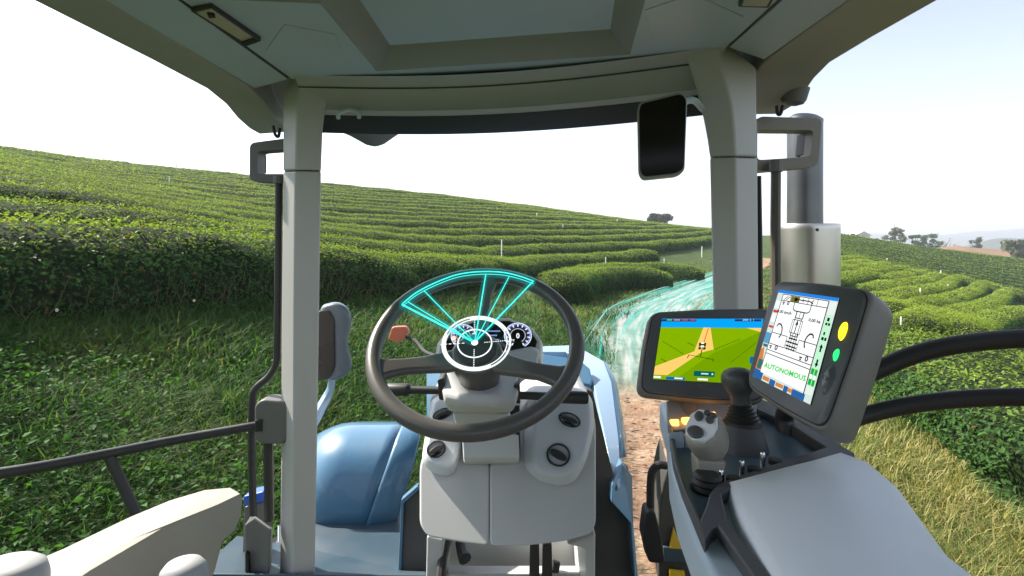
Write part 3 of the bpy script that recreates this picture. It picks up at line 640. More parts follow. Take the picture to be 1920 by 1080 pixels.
# ---- outside mirror brackets and rods
def frame_ring(outq, inq, d, thick, name, mat, dd=None):
    o = rounded([W(x, y, d+(dd or 0)*i) for i, (x, y) in zip((0, 1, 1, 0), outq)], .018); i_ = rounded([W(x, y, d+(dd or 0)*i) for i, (x, y) in zip((0, 1, 1, 0), inq)], .012)
    off = Vector((0, thick, 0)); n = len(o)
    V = o+[p+off for p in o]+i_+[p+off for p in i_]; F = []
    for k in range(n):
        j = (k+1) % n; F += [(k, j, n+j, n+k), (2*n+k, 2*n+j, 3*n+j, 3*n+k), (k, j, 2*n+j, 2*n+k), (n+k, n+j, 3*n+j, 3*n+k)]
    return part(name, mesh(V, F), mat, bevel=.002)
b1 = frame_ring([(468, 268), (545, 258), (545, 343), (468, 340)], [(482, 284), (545, 279), (545, 326), (482, 326)], 1.56, .05, 'mirror_bracket', GREYM)
part('bracket_liner', prism([W(479, 284, 1.57), W(490, 288, 1.60), W(490, 322, 1.60), W(479, 326, 1.57)], (0, .035, 0)), BLACK, b1, bevel=.002)
b2 = frame_ring([(1420, 218), (1542, 222), (1534, 312), (1420, 322)], [(1420, 243), (1525, 244), (1520, 294), (1420, 300)], 1.36, .05, 'mirror_bracket', worn('bracket_bronze', (.22, .20, .165), .5))
part('bracket_liner', prism([W(1526, 246, 1.37), W(1508, 249, 1.40), W(1504, 290, 1.40), W(1521, 293, 1.37)], (0, .035, 0)), BLACK, b2, bevel=.002)
part('mirror_rod', tube_mesh(px([(523, 330), (522, 480), (520, 640), (518, 680), (505, 705), (480, 728), (473, 755), (472, 860), (475, 975)], 1.53), .0105, 10, 60), DARK)
part('support_rod', tube_mesh(px([(503, 825), (504, 900), (505, 975)], 1.50), .0135, 10), DARK)
part('mirror_rod', tube_mesh(px([(1455, 305), (1454, 420), (1455, 560), (1457, 700)], 1.34), .0125, 10), worn('rod_bronze', (.085, .075, .06), .45))
part('rod_clamp', tube_mesh(px([(1455, 300), (1455, 322)], 1.335), .017, 10), GREYM)
part('rod_clamp', tube_mesh(px([(523, 330), (522, 344)], 1.525), .015, 10), GREYM)
hb = part('hinge_block', prism(rounded([W(476, 760, 1.47), W(490, 749, 1.47), W(530, 752, 1.47), W(541, 768, 1.47), W(540, 825, 1.47), W(530, 834, 1.47), W(486, 833, 1.47), W(476, 822, 1.47)], .012), (0, .06, 0)), GREYM, bevel=.008)
part('hinge_slot', prism(px([(478, 788), (491, 786), (491, 809), (478, 810)], 1.466), (0, .01, 0)), BLACK, hb, bevel=.001)
rs = part('rod_socket', loft([[W(x, y, d) for x, y, d in ((458, 985, 1.46), (478, 972, 1.47), (508, 992, 1.44), (512, 990, 1.52), (470, 966, 1.52))], [W(x, y, d) for x, y, d in ((457, 1150, 1.46), (476, 1150, 1.44), (500, 1150, 1.44), (505, 1150, 1.54), (465, 1150, 1.54))]]), GREYM, bevel=.005)
part('socket_slot', prism(px([(461, 1035), (466, 1040), (466, 1090), (461, 1090)], 1.442), (0, .01, 0)), BLACK, rs, smooth=0)
# handrail on the left, grab rails on the right
part('handrail', tube_mesh(px([(486, 797, 1.49), (340, 823, 1.40), (200, 851, 1.28), (60, 878, 1.16), (-120, 905, 1.05)], 0), .0125, 12, 40), DARK)
part('handrail_brace', tube_mesh(px([(203, 852, 1.285), (228, 905, 1.285), (262, 980, 1.285)], 0), .0125, 12), DARK)
part('grab_rail', tube_mesh(px([(1560, 735, .98), (1640, 696, .97), (1720, 663, .95), (1810, 644, .92), (1930, 634, .88), (2080, 632, .82)], 0)+[C3(.99, .5, -.13), C3(.95, .1, -.15), C3(.82, -.5, -.18), C3(.70, -.85, -.2)], .0165, 12, 50), BLACK)
part('grab_rail', tube_mesh(px([(1560, 800, .94), (1630, 776, .94), (1720, 757, .92), (1820, 747, .89), (1930, 744, .85), (2080, 745, .80)], 0)+[C3(.97, .5, -.235), C3(.93, .1, -.25), C3(.81, -.5, -.28), C3(.70, -.85, -.3)], .0150, 12, 50), BLACK)
# ---- cab mirror
md = lambda x: 1/(1/1.05+(x-1197)/92*(1/1.02-1/1.05))
mpx = [(1199, 191), (1278, 171), (1289, 182), (1284, 320), (1270, 330), (1205, 337), (1197, 325), (1195, 205)]
mp = [W(x, y, md(x)) for x, y in mpx]
mi = part('cab_mirror', prism(rounded(mp, .012), (.006, .028, 0)), worn('mirror_shell', (.30, .29, .26), .4), bevel=.004)
mc = sum((Vector(q) for q in mp), Vector())/8
mg = [Vector(p).lerp(mc, .07)+Vector((0, -.004, 0)) for p in mp]
part('mirror_glass', prism(rounded(mg, .010), (0, .003, 0)), principled('mirror_black', (.012, .011, .010), .12, spec=.25), mi, smooth=0)
part('mirror_arm', tube_mesh(px([(1276, 195, 1.05), (1290, 188, 1.10), (1304, 190, 1.19), (1318, 205, 1.24)], 0), .008, 10, 20), HEADL, mi)
# ---- exhaust stack with its heat shield
ex = part('exhaust_pipe', tube_mesh([W(1509, 560, 2.3), W(1509, 430, 2.3), W(1509, 300, 2.3), W(1509, 250, 2.3), W(1509, 232, 2.3), W(1510, 224, 2.3), W(1511, 219, 2.3)], [.072]*12+[.069, .056], 28), STEEL)
part('heat_shield', lathe_mesh(W(1516, 660, 2.3)-Vector((0, 0, .9)), (0, 0, 1), [(0, .10), (.10, .122), (1.45, .122), (1.47, .122), (1.474, .120), (1.474, .082), (1.45, .082)], 36), METAL, ex, smooth=30)
part('shield_bolt', lathe_mesh(W(1532, 431, 2.19), (0, -1, 0), [(0, .011), (.006, .011), (.009, .006)], 8), BLACK, ex)
# ---- hood, cowl, fender, deck, wheels
hd = part('hood', loft([[W(x, y, d) for x, y, d in r] for r in (
    [(800, 700, 2.3), (905, 655, 2.4), (1015, 652, 2.4), (1050, 652, 2.4), (1070, 658, 2.35), (1085, 668, 2.3)],
    [(800, 740, 1.95), (905, 690, 2.0), (1015, 690, 2.0), (1060, 692, 2.0), (1085, 700, 1.98), (1100, 712, 1.95)],
    [(800, 800, 1.7), (905, 722, 1.8), (1015, 724, 1.8), (1070, 730, 1.78), (1095, 740, 1.75), (1108, 760, 1.72)])], closed=False), BLUE, solid=.02, smooth=60)
part('hood_shoulder', loft([[W(x, y, d) for x, y, d in r] for r in (
    [(1010, 649, 2.18), (1067, 647, 2.18), (1093, 655, 2.12), (1132, 677, 2.0), (1147, 716, 1.85), (1160, 820, 1.58), (1163, 860, 1.50), (1163, 914, 1.40)],
    [(1010, 660, 2.12), (1062, 660, 2.12), (1085, 672, 2.05), (1108, 700, 1.92), (1116, 735, 1.78), (1134, 820, 1.55), (1142, 860, 1.48), (1158, 917, 1.40)])], closed=False), PALEB, solid=.03, smooth=60, bevel=.004)
part('hood_side', loft([[W(x, y, d) for x, y, d in r] for r in (
    [(1133, 678, 2.0), (1149, 716, 1.85), (1162, 820, 1.58), (1164, 858, 1.50)],
    [(1140, 682, 2.05), (1157, 717, 1.92), (1174, 820, 1.66), (1176, 856, 1.58)])], closed=False), BLUE, solid=.02, smooth=60)
part('cowl_flare', prism(px([(1148, 909, 1.39), (1146, 942, 1.38), (1182, 982, 1.37), (1191, 1090, 1.34), (1197, 1090, 1.36), (1188, 985, 1.40), (1183, 893, 1.44), (1166, 866, 1.47)], 0), (0, .05, 0)), BLUE, bevel=.004)
part('cowl_panel', prism(px([(1100, 730, 1.50), (1112, 735, 1.50), (1120, 770, 1.47), (1151, 893, 1.42), (1148, 942, 1.41), (1183, 984, 1.40), (1194, 1150, 1.36), (1080, 1150, 1.36), (1090, 800, 1.46)], 0), (0, .04, 0)), CHAR, bevel=.003)
part('hood_step', prism(px([(1012, 663, 1.95), (1085, 672, 1.93), (1106, 690, 1.88), (1112, 712, 1.84), (1108, 722, 1.82), (1012, 704, 1.88)], 0), (0, .02, -.04)), BLUE, hd, bevel=.006)
fst = [(797, 2.25, 655, 757, 776), (800, 2.16, 632, 755, 783), (808, 2.08, 615, 751, 787), (830, 1.98, 598, 742, 783), (865, 1.92, 585, 729, 774), (905, 1.88, 577, 714, 761), (950, 1.86, 572, 698, 747), (1000, 1.85, 568, 681, 733)]
def fpatch(a, b):
    rows = []
    for y, d, xl, xs_, xr_ in fst:
        x0, x1 = (xl-28, xs_) if a == 0 else (xs_+1.2, xr_); r = []
        for k in range(9):
            f = k/8; x = x0+(x1-x0)*f; r.append(W(x, y+(18*(1-min(1, f*3))**2 if a == 0 else 0), d+(.18*(1-min(1, f*2.5))**2 if a == 0 else .03*f*f)))
        rows.append(r)
    return loft(rows, closed=False)
fd = part('fender', fpatch(0, 1), BLUE, solid=-.015, smooth=70)
part('fender_flange', fpatch(1, 2), BLUE, fd, solid=-.02, smooth=70)
for x, y, d in ((640, 815, 2.03), (760, 821, 2.0)): part('fender_rivet', lathe_mesh(W(x, y, d), (0, -.4, 1), [(-.004, .010), (.002, .010), (.005, .006)], 10), DARK, fd)
part('deck', loft([[W(x, y, d) for x, y, d in r] for r in ([(520, 984, 1.80), (748, 994, 1.80), (748, 1037, 1.72), (520, 1020, 1.72)], [(520, 1080, 1.80), (748, 1085, 1.80), (744, 1080, 1.70), (520, 1080, 1.70)])]), DECK, bevel=.004)
part('deck_step', prism(px([(380, 1062, 1.60), (445, 1003, 1.75), (800, 1070, 1.60), (800, 1078, 1.42), (380, 1075, 1.42)], 0), (0, 0, -.10)), DECK, bevel=.006)
part('deck_plate', prism([C3(-.80, 1.34, -1.02), C3(.26, 1.25, -1.02), C3(.26, 1.95, -1.02), C3(-.80, 1.95, -1.02)], (0, 0, -.05)), DECK, bevel=.004)
part('cowl_bracket', prism(px([(752, 938, 1.62), (782, 912, 1.60), (786, 918, 1.60), (757, 944, 1.62), (752, 1075, 1.58), (746, 1075, 1.58)], 0), (0, .03, 0)), BLUE, bevel=.002)
part('cowl_panel', prism(px([(757, 944, 1.63), (812, 890, 1.60), (812, 1085, 1.56), (752, 1085, 1.58)], 0), (0, .03, 0)), CHAR, bevel=.002)
for x, y, s in ((475, 936, 1), (375, 1049, 1)):
    q = [(456, 931), (493, 922), (496, 940), (457, 951)] if y < 1000 else [(357, 1055), (388, 1036), (392, 1044), (366, 1062)]
    part('blue_cap', prism(px(q, 1.60), (0, .05, 0)), worn('cap_blue', (.03, .12, .62), .35), bevel=.004)
part('cap_post', prism(px([(458, 951), (496, 940), (496, 1080), (452, 1080)], 1.61), (0, .05, 0)), GREYM, bevel=.004)
def wheel(c, axis_s, r, w_, label):
    hub = Vector((axis_s, 0, 0))
    t = part('front_wheel', lathe_mesh(Vector(c)-hub*w_/2, hub, [(0, r*.60), (.0, r*.86), (w_*.12, r*.96), (w_*.5, r), (w_*.88, r*.96), (w_, r*.86), (w_, r*.60), (w_*.85, r*.52), (w_*.15, r*.52)], 40), TYRE, smooth=40); t['label'] = label
    part('rim', lathe_mesh(Vector(c)-hub*w_*.30, hub, [(0, r*.10), (-w_*.1, r*.585), (w_*.1, r*.57), (w_*.5, r*.50), (w_*.6, r*.535), (w_*.6, .05)], 32), YELLOW, t, smooth=30)
    V, F = [], []
    for k in range(22):
        for s in (-1, 1):
            a = 2*math.pi*(k+(.5 if s > 0 else 0))/22; i = len(V)
            for aa, off in ((-.05, .02), (.05, .02), (.13, .47), (.03, .47)):
                for rr in (r*.97, r*1.045): V.append(Vector(c)+hub*(s*off*w_)+Vector((0, math.cos(a+aa), math.sin(a+aa)))*(rr-(r*.05 if off > .3 else 0)))
            F += [(i+1, i+3, i+5, i+7), (i, i+1, i+3, i+2), (i+2, i+3, i+5, i+4), (i+4, i+5, i+7, i+6), (i+6, i+7, i+1, i)]
    part('tread', mesh(V, F), TYRE, t, smooth=0)
wheel((-.82, 2.42, .58+height1(-.82, 2.42)), -1, .56, .34, 'black tyre under the blue fender')
wheel((.98, 2.15, .68+height1(.98, 2.15)), 1, .66, .34, 'black tyre with yellow rim beside the track')
part('axle', tube_mesh([(-.8, 2.42, .62), (0, 2.3, .70), (.98, 2.15, .66)], .07, 12), CHAR)
part('engine_block', rbox((-.05, 2.0, .95), (.5, 1.3, .55)), CHAR, bevel=.02)
# work lamp on its bent bracket, seen past the left pillar
wl = part('work_lamp', prism(rounded(px([(604, 574), (634, 567), (655, 579), (661, 603), (652, 636), (655, 660), (662, 682), (652, 706), (630, 715), (604, 714), (598, 700), (598, 590)], 1.66), .02), (-.02, .055, 0)), worn('lamp_silver', (.12, .155, .20), .3, coat=.3, grain=30), bevel=.022, bseg=5)
part('lamp_lens', prism(rounded(px([(594, 584), (616, 582), (626, 600), (627, 690), (616, 712), (594, 714)], 1.652), .012), (0, .006, 0)), worn('lens_brown', (.018, .012, .010), .25), wl, bevel=.002)
part('lamp_bracket', tube_mesh(px([(622, 708, 1.70), (620, 728, 1.70), (610, 750, 1.68), (596, 775, 1.62), (585, 800, 1.56)], 0), [.011, .012, .016, .017, .014], 10, 20), PALEB, wl)
# orange reflector on its wire
rf = part('reflector', prism(rounded(px([(727, 637), (735, 613), (760, 612), (767, 620), (760, 636), (745, 643)], 1.75), .008), (0, .025, 0)), worn('reflector_red', (.75, .20, .12), .35), bevel=.005)
part('reflector_wire', tube_mesh(px([(762, 632, 1.75), (780, 640, 1.72), (795, 658, 1.65), (815, 668, 1.50), (830, 680, 1.35)], 0), .006, 8, 24), BLACK, rf)
# things low on the right: hooked rail and pedal guard in front of the wheel
hk = part('step_rail', tube_mesh(px([(1250, 873, 1.25), (1236, 872, 1.25), (1224, 882, 1.25), (1220, 905, 1.25), (1219, 970, 1.25)], 0), .0095, 10, 30), BLACK)
part('step_guard', prism(rounded(px([(1213, 962), (1228, 958), (1240, 1000), (1248, 1055), (1240, 1058), (1217, 1056), (1212, 1030), (1207, 1010)], 1.22), .008), (0, .05, 0)), BLACK, hk, bevel=.006)
sk = part('side_tank', prism(px([(1243, 908), (1252, 878), (1272, 962), (1318, 1100), (1234, 1100), (1234, 955)], 1.47), (.05, .25, 0)), CHAR, bevel=.008)
part('tank_bracket', prism(px([(1244, 1026), (1288, 1029), (1290, 1056), (1246, 1053)], 1.455), (0, .01, 0)), DECK, sk, bevel=.002)
part('warning_strip', prism(px([(1256, 1029), (1264, 990), (1278, 1030)], 1.455), (0, .01, 0)), YELLOW, sk, bevel=.001)
part('warning_strip', prism(px([(1256, 1070), (1284, 1073), (1286, 1095), (1256, 1095)], 1.455), (0, .01, 0)), YELLOW, sk, bevel=.001)
# unseen back of the cab, added to darken the mirror: bulkhead, rear window, posts
rw = part('rear_bulkhead', holed([Vector((-.80, -1.0, EYE-1.2)), Vector((.70, -1.0, EYE-1.2)), Vector((.70, -1.0, EYE+.46)), Vector((-.80, -1.0, EYE+.46))], [[Vector((-.55, -1.0, EYE-.25)), Vector((.45, -1.0, EYE-.25)), Vector((.45, -1.0, EYE+.35)), Vector((-.55, -1.0, EYE+.35))]], 0, .0), CHAR, smooth=0, solid=.04)
for x in (-.80, .70): part('rear_post', tube_mesh([C3(x, -.85, -1.2), C3(x, -.85, .44)], .05, 12), DARK)
part('exhaust_elbow', tube_mesh([(1.333, 2.3, 1.06), (1.333, 2.3, .94), (1.2, 2.25, .86), (.6, 2.1, .84), (.18, 2.0, .86)], .06, 14, 30), STEEL, ex)
# ---------------------------------------------------------------- steering wheel
SC = Vector((-.07504, 1.05189, EYE-.20896)); SN = Vector((-.0727, -1, 1.314)).normalized()
SA = Vector((0, 0, 1)).cross(SN).normalized()*1; SB = SN.cross(SA)          # SA to the right... SB towards the top of the wheel
if SA.x < 0: SA = -SA; SB = SN.cross(SA)
if SB.z < 0: SB = -SB
def SP(a, b, n=0.): return SC+SA*a+SB*b+SN*n
sw = part('steering_wheel', tube_mesh([SP(.207*math.cos(t), .207*math.sin(t)) for t in [2*math.pi*k/72 for k in range(73)]], .0158, 16, cap=False), WHEELM, smooth=60)
def spoke(ang, w0, w1, th=.016):
    c, s = math.cos(ang), math.sin(ang); rings = []
    for r, w_, n in ((.025, w0, -.040), (.07, w0*.9, -.034), (.11, w0*.72, -.024), (.15, w0*.66, -.012), (.180, w1*.75, -.005), (.196, w1, 0), (.207, w1*1.5, 0)):
        rings.append([SP(r*c-u*s, r*s+u*c, n+v) for u, v in ((-w_, -th*.5), (w_, -th*.5), (w_, th*.2), (w_*.7, th*.5), (-w_*.7, th*.5), (-w_, th*.2))])
    return loft(rings)
for a, w0, w1 in ((R(-158), .028, .030), (R(-25), .028, .030), (R(86), .013, .018)): part('spoke', spoke(a, w0, w1), WHEELM, sw, bevel=.004, smooth=60)
part('hub', lathe_mesh(SP(0, -.004, -.115), SN, [(0, .044), (.02, .046), (.045, .052), (.070, .056), (.084, .054), (.090, .046)], 36), WHEELM, sw, bevel=.003)
part('horn_cap', lathe_mesh(SP(0, 0, -.027), SN, [(0, .042), (.004, .041), (.007, .034), (.008, .01)], 36), DARK, sw)
# ---------------------------------------------------------------- column shroud, stalks
sh = part('column_shroud', loft([[W(x, y, d) for x, y, d in r] for r in (
    [(834, 700, 1.13), (866, 694, 1.16), (940, 694, 1.16), (972, 700, 1.13), (965, 692, 1.26), (842, 692, 1.26)],
    [(829, 735, 1.07), (860, 741, 1.05), (940, 743, 1.05), (972, 741, 1.07), (970, 725, 1.24), (836, 725, 1.24)],
    [(832, 752, 1.065), (862, 760, 1.045), (938, 762, 1.045), (968, 757, 1.065), (966, 752, 1.24), (838, 750, 1.24)],
    [(840, 770, 1.08), (868, 776, 1.065), (932, 777, 1.065), (960, 773, 1.08), (960, 770, 1.24), (845, 768, 1.24)])]), LIGHT, bevel=.010, bseg=4, smooth=60)
part('shroud_joint', loft([[W(x, y, d) for x, y, d in r] for r in (
    [(848, 772, 1.095), (955, 775, 1.095), (955, 768, 1.22), (850, 768, 1.22)], [(856, 800, 1.11), (962, 800, 1.11), (962, 800, 1.22), (856, 800, 1.22)], [(862, 818, 1.12), (968, 818, 1.12), (968, 818, 1.22), (862, 818, 1.22)])]), LIGHT, sh, bevel=.006)
part('shroud_foot', loft([[W(x, y, d) for x, y, d in r] for r in (
    [(866, 815, 1.105), (972, 815, 1.105), (972, 815, 1.22), (866, 815, 1.22)], [(869, 858, 1.085), (974, 858, 1.085), (974, 868, 1.22), (869, 868, 1.22)], [(872, 866, 1.09), (970, 866, 1.09), (972, 872, 1.22), (870, 872, 1.22)])]), LIGHT, sh, bevel=.008)
def stalk(pts, d0, d1, nut, lab):
    (xa, ya), (xb, yb) = pts; P = [W(xa+(xb-xa)*f, ya+(yb-ya)*f, d0+(d1-d0)*f) for f in (0, .25, .5, .55, .58, .62, .95, .99, 1.0)]
    o = part('stalk', tube_mesh(P, [.0085, .0085, .0085, .009, .0125, .0135, .0135, .012, .008], 14), DARK); 
    part('stalk_collar', prism(rounded(px(nut, d0-.012), .004), (0, .05, 0)), DARK, o, bevel=.003)
stalk(((828, 732), (724, 730)), 1.10, 1.13, [(820, 712), (832, 708), (836, 752), (823, 750)], 0)
stalk(((968, 741), (1103, 746)), 1.10, 1.10, [(963, 722), (975, 720), (976, 758), (964, 756)], 0)
# ---------------------------------------------------------------- instrument cluster
cl = part('instrument_cluster', loft([[W(x, y, d) for x, y, d in r] for r in (
    [(820, 668, 1.26), (824, 645, 1.27), (845, 614, 1.28), (895, 597, 1.29), (955, 597, 1.29), (998, 615, 1.28), (1015, 640, 1.27), (1013, 668, 1.26)],
    [(815, 672, 1.30), (820, 643, 1.33), (845, 612, 1.36), (895, 598, 1.38), (955, 598, 1.38), (1000, 617, 1.36), (1018, 645, 1.33), (1018, 690, 1.30)],
    [(818, 700, 1.30), (830, 700, 1.36), (850, 690, 1.38), (895, 690, 1.40), (955, 690, 1.40), (990, 690, 1.38), (1005, 700, 1.36), (1012, 715, 1.30)])]), LIGHT, bevel=.006, smooth=50)
part('cluster_chin', prism(px([(820, 662, 1.255), (905, 672, 1.225), (1000, 652, 1.24), (1013, 660, 1.245), (1005, 700, 1.22), (960, 730, 1.19), (850, 730, 1.19), (812, 690, 1.23)], 0), (0, .06, 0)), LIGHT, cl, bevel=.008)
def cd(y): return 1/(1/1.252+(y-668)/66*(1/1.252-1/1.277))
face_o = [(834, 664), (834, 645), (850, 618), (897, 602), (955, 602), (992, 618), (1007, 640), (1003, 655), (960, 668), (915, 673), (870, 671)]
part('cluster_glass', prism(px(face_o, cd), (0, .006, 0)), GLASSD, cl, smooth=0)
GW = glow('gauge_white', (.80, .85, 1.0), .40); GB = glow('gauge_blue', (.35, .45, .95), .22)
def ring(cx, cy, r0, r1, a0, a1, d, n=40, ry=.92):
    V, F = [], []
    for k in range(n+1):
        a = R(a0+(a1-a0)*k/n)
        for rr in (r0, r1): y = cy-rr*ry*math.sin(a); V.append(W(cx+rr*math.cos(a), y, cd(y)-d))
    F = [(2*k, 2*k+1, 2*k+3, 2*k+2) for k in range(n)]; return V, F
def join(parts):
    V, F = [], []
    for v, f in parts: F += [tuple(i+len(V) for i in q) for q in f]; V += v
    return mesh(V, F)
for cx, cy, r in ((971, 629, 25), (869, 630, 23)):
    g = part('gauge', join([ring(cx, cy, r*.55, r, -60, 240, .0015)]), principled('gauge_face', (.05, .05, .10), .4), cl, smooth=0)
    part('gauge_dial', join([ring(cx, cy, r*.98, r*1.04, -60, 240, .003), ring(cx, cy, r*.54, r*.57, -60, 240, .003)]+[ring(cx, cy, r*.72, r*.92, a-3.2, a+3.2, .003, 2) for a in range(-60, 241, 25)]), GW, cl, smooth=0)
    part('gauge_band', join([ring(cx, cy, r*.86, r*.97, -60, 240, .0022)]), GB, cl, smooth=0)
def text(s, P, ax, up, size, mat, name, parent, align='CENTER'):
    cu = bpy.data.curves.new('t', 'FONT'); cu.body = s; cu.size = 1.; cu.align_x = align; cu.resolution_u = 2; cu.offset = .032
    o = bpy.data.objects.new('t', cu); COL.objects.link(o); dg = bpy.context.evaluated_depsgraph_get(); me = bpy.data.meshes.new_from_object(o.evaluated_get(dg)); bpy.data.objects.remove(o, do_unlink=True)
    ax, up = Vector(ax), Vector(up); P = Vector(P)
    for v in me.vertices: v.co = P+ax*v.co.x*size+up*v.co.y*size
    me.materials.clear(); return link(name, me, mat, parent, smooth=0)
ux, uz = Vector((1, 0, 0)), Vector((0, .25, .97))
text('0', W(971, 634, cd(634)-.004), ux, uz, .017, GW, 'gauge_number', cl); text('0', W(869, 635, cd(635)-.004), ux, uz, .014, GW, 'gauge_number', cl)
text('12:50', W(945, 664, cd(664)-.004), ux, uz, .012, GW, 'clock_text', cl)
for k, wd in enumerate((26, 20, 24, 16)): 
    yy = 622+k*8; part('readout_line', join([([W(912, yy, cd(yy)-.003), W(912+wd, yy, cd(yy)-.003), W(912+wd, yy-2.4, cd(yy)-.003), W(912, yy-2.4, cd(yy)-.003)], [(0, 1, 2, 3)])]), GB, cl, smooth=0)
part('warning_lamp', lathe_mesh(W(851, 634, cd(634)), (0, -1, 0), [(0, .006), (.004, .005), (.005, .002)], 10), glow('warn_red', (1., .25, .2), 1.2), cl)
# ---------------------------------------------------------------- dash console with its pods and air vents
def kd(y): return 1/(1/1.30+(y-720)/306*(1/1.07-1/1.30))
co = part('dash_console', prism(rounded(px([(806, 742), (830, 738), (870, 762), (870, 868), (917.2, 870), (917.2, 1026), (870, 1020), (800, 1008), (786, 985), (786, 880), (798, 830)], kd), .012), (0, .22, 0)), LIGHT, bevel=.006, bseg=4)
part('console_half', prism(rounded(px([(917.9, 870), (975, 868), (975, 768), (1000, 742), (1085, 728), (1108, 745), (1118, 800), (1118, 985), (1108, 1003), (1060, 1017), (980, 1026), (917.9, 1026)], kd), .012), (0, .22, 0)), LIGHT, co, bevel=.006, bseg=4)
part('console_back', prism(px([(812, 760), (1106, 760), (1110, 960), (800, 960)], lambda y: kd(y)+.045), (0, .12, 0)), DARK, co)
def pod(out, top, raise_, mat):
    o = px(out, lambda y: kd(y)-.002); t = px(top, lambda y: kd(y)-raise_)
    n = len(o); return loft([rounded(o, .03), rounded(t, .03)])
pr = part('vent_pod', pod([(986, 745), (1080, 722), (1112, 742), (1117, 800), (1100, 870), (1078, 908), (1048, 916), (1005, 903), (982, 880), (978, 850)], [(1010, 752), (1078, 730), (1106, 748), (1110, 800), (1095, 860), (1072, 888), (1045, 893), (1010, 886), (1000, 870), (1000, 830)], .035, LIGHTB), LIGHTB, co, bevel=.008, bseg=4, smooth=60)
pl = part('vent_pod', pod([(808, 742), (850, 738), (872, 770), (868, 850), (850, 898), (812, 892), (788, 868), (798, 800)], [(814, 750), (848, 748), (864, 775), (860, 845), (846, 876), (815, 874), (796, 858), (804, 800)], .032, LIGHTB), LIGHTB, co, bevel=.008, bseg=4, smooth=60)
def vent(cx, cy, rx, ry, rot, d, nose):
    def el(f, g, dz, n=28):
        out = []
        for k in range(n):
            a = 2*math.pi*k/n; u, v = rx*f*math.cos(a), ry*g*math.sin(a); c, s = math.cos(R(rot)), math.sin(R(rot))
            x, y = cx+u*c-v*s, cy+u*s+v*c; out.append(W(x, y, d+(y-cy)*-.00075-dz))
        return out
    o = part('air_vent', loft([el(1, 1, -.004), el(1, 1, .004), el(.94, .94, .007), el(.86, .84, .006), el(.84, .82, -.003)]), DARK, co, bevel=.001, smooth=50)
    link('vent_flap', loft([el(.80, .36, .002), el(.80, .36, .010), el(.72, .28, .014)]), DARK, None, bevel=.0015).parent = co
    lo = [Vector(p)+Vector((0, 0, -ry*.52*d/FPX)) for p in el(.62, .16, .002)]; l2 = [Vector(p)+Vector((0, -.006, 0)) for p in lo]
    link('vent_flap', loft([lo, l2]), DARK, None, bevel=.001).parent = co
vent(1068, 787, 22, 13, 22, kd(787)-.037, 0); vent(1047, 853, 23, 22, 30, kd(853)-.037, 0); vent(829, 776, 19, 10, -22, kd(776)-.034, 0); vent(818, 842, 19, 16, -28, kd(842)-.034, 0)
# lower console: side cheeks, footwell, pedals
part('footwell_cheek', prism(px([(800, 1005, 1.12), (832, 1014, 1.12), (820, 1170, 1.12), (796, 1170, 1.12)], 0), (0, .3, 0)), LIGHT, co, bevel=.006)
part('footwell_cheek', prism(px([(1062, 1022, 1.12), (1104, 1008, 1.12), (1117, 1000, 1.12), (1116, 1170, 1.12), (1100, 1170, 1.12), (1098, 1030, 1.12)], 0), (0, .3, 0)), LIGHT, co, bevel=.006)
part('footwell_back', prism(px([(815, 1000, 1.36), (1110, 1000, 1.36), (1110, 1180, 1.36), (815, 1180, 1.36)], 0), (0, .03, 0)), LIGHT, co)
part('footwell_ledge', prism(px([(838, 1060, 1.30), (1090, 1060, 1.30), (1090, 1075, 1.22), (838, 1075, 1.22)], 0), (0, 0, -.06)), LIGHT, co, bevel=.006)
part('pedal', tube_mesh(px([(846, 1005, 1.20), (838, 1022, 1.16), (829, 1055, 1.12), (824, 1110, 1.08)], 0), [.008, .009, .011, .012], 10, 16), DARK)
part('pedal', tube_mesh(px([(862, 1015, 1.28), (866, 1035, 1.26), (872, 1048, 1.24)], 0), [.012, .013, .016], 10), DARK)
for x in (1003, 1027): part('pedal', prism(px([(x-9, 1022), (x+8, 1022), (x+9, 1110), (x-11, 1110)], 1.18), (0, .02, 0)), DARK, bevel=.004)
part('pedal', tube_mesh(px([(1035, 1062, 1.24), (1046, 1066, 1.24)], 0), .016, 10), DARK)
part('cab_floor', rbox(C3(.0, .5, -1.24), (1.3, 1.7, .05)), CHAR, bevel=.004)
# ---------------------------------------------------------------- armrest console with joystick and grip (moves with the seat)
PAD = worn('armrest_pad', (.76, .81, .86), .42, grain=90, bump=.35)
CASE = worn('armrest_case', (.44, .53, .62), .40, grain=160)
RIM = worn('armrest_rim', (.060, .063, .068), .5)
TRAY = worn('armrest_tray', (.075, .135, .175), .42)
KNOB = worn('knob_grey', (.075, .075, .078), .38, dirt=.05)
GRIP = worn('grip_grey', (.30, .275, .235), .42)
AC = empty('armrest_console', C3(.36, .7, -.42)); tag(AC, 'grey armrest console with joystick, hand grip and lit orange buttons', 'armrest')
def ap(name, me, mat, parent=None, **k): return link(name, me, mat, parent or AC, **k)
def flat(pts, z): return [C3(x, d, z) for x, d in pts]
body_o = [(.322, 1.12), (.292, .96), (.246, .80), (.226, .70), (.214, .60), (.206, .50), (.20, .25), (.44, .25), (.445, .55), (.50, .68), (.535, .80), (.58, .95), (.60, 1.10)]
ap('case', prism(flat(body_o, -.352), (0, 0, -.062)), CASE, bevel=.010, bseg=4)
rim_o = on_z([(1251, 778), (1262, 862), (1276, 905), (1322, 1012), (1334, 990), (1345, 984), (1420, 1090), (1452, 1090), (1364, 978), (1353, 924), (1412, 893), (1500, 868), (1580, 856), (1604, 850), (1520, 800), (1440, 752), (1400, 740), (1300, 745)], -.333)
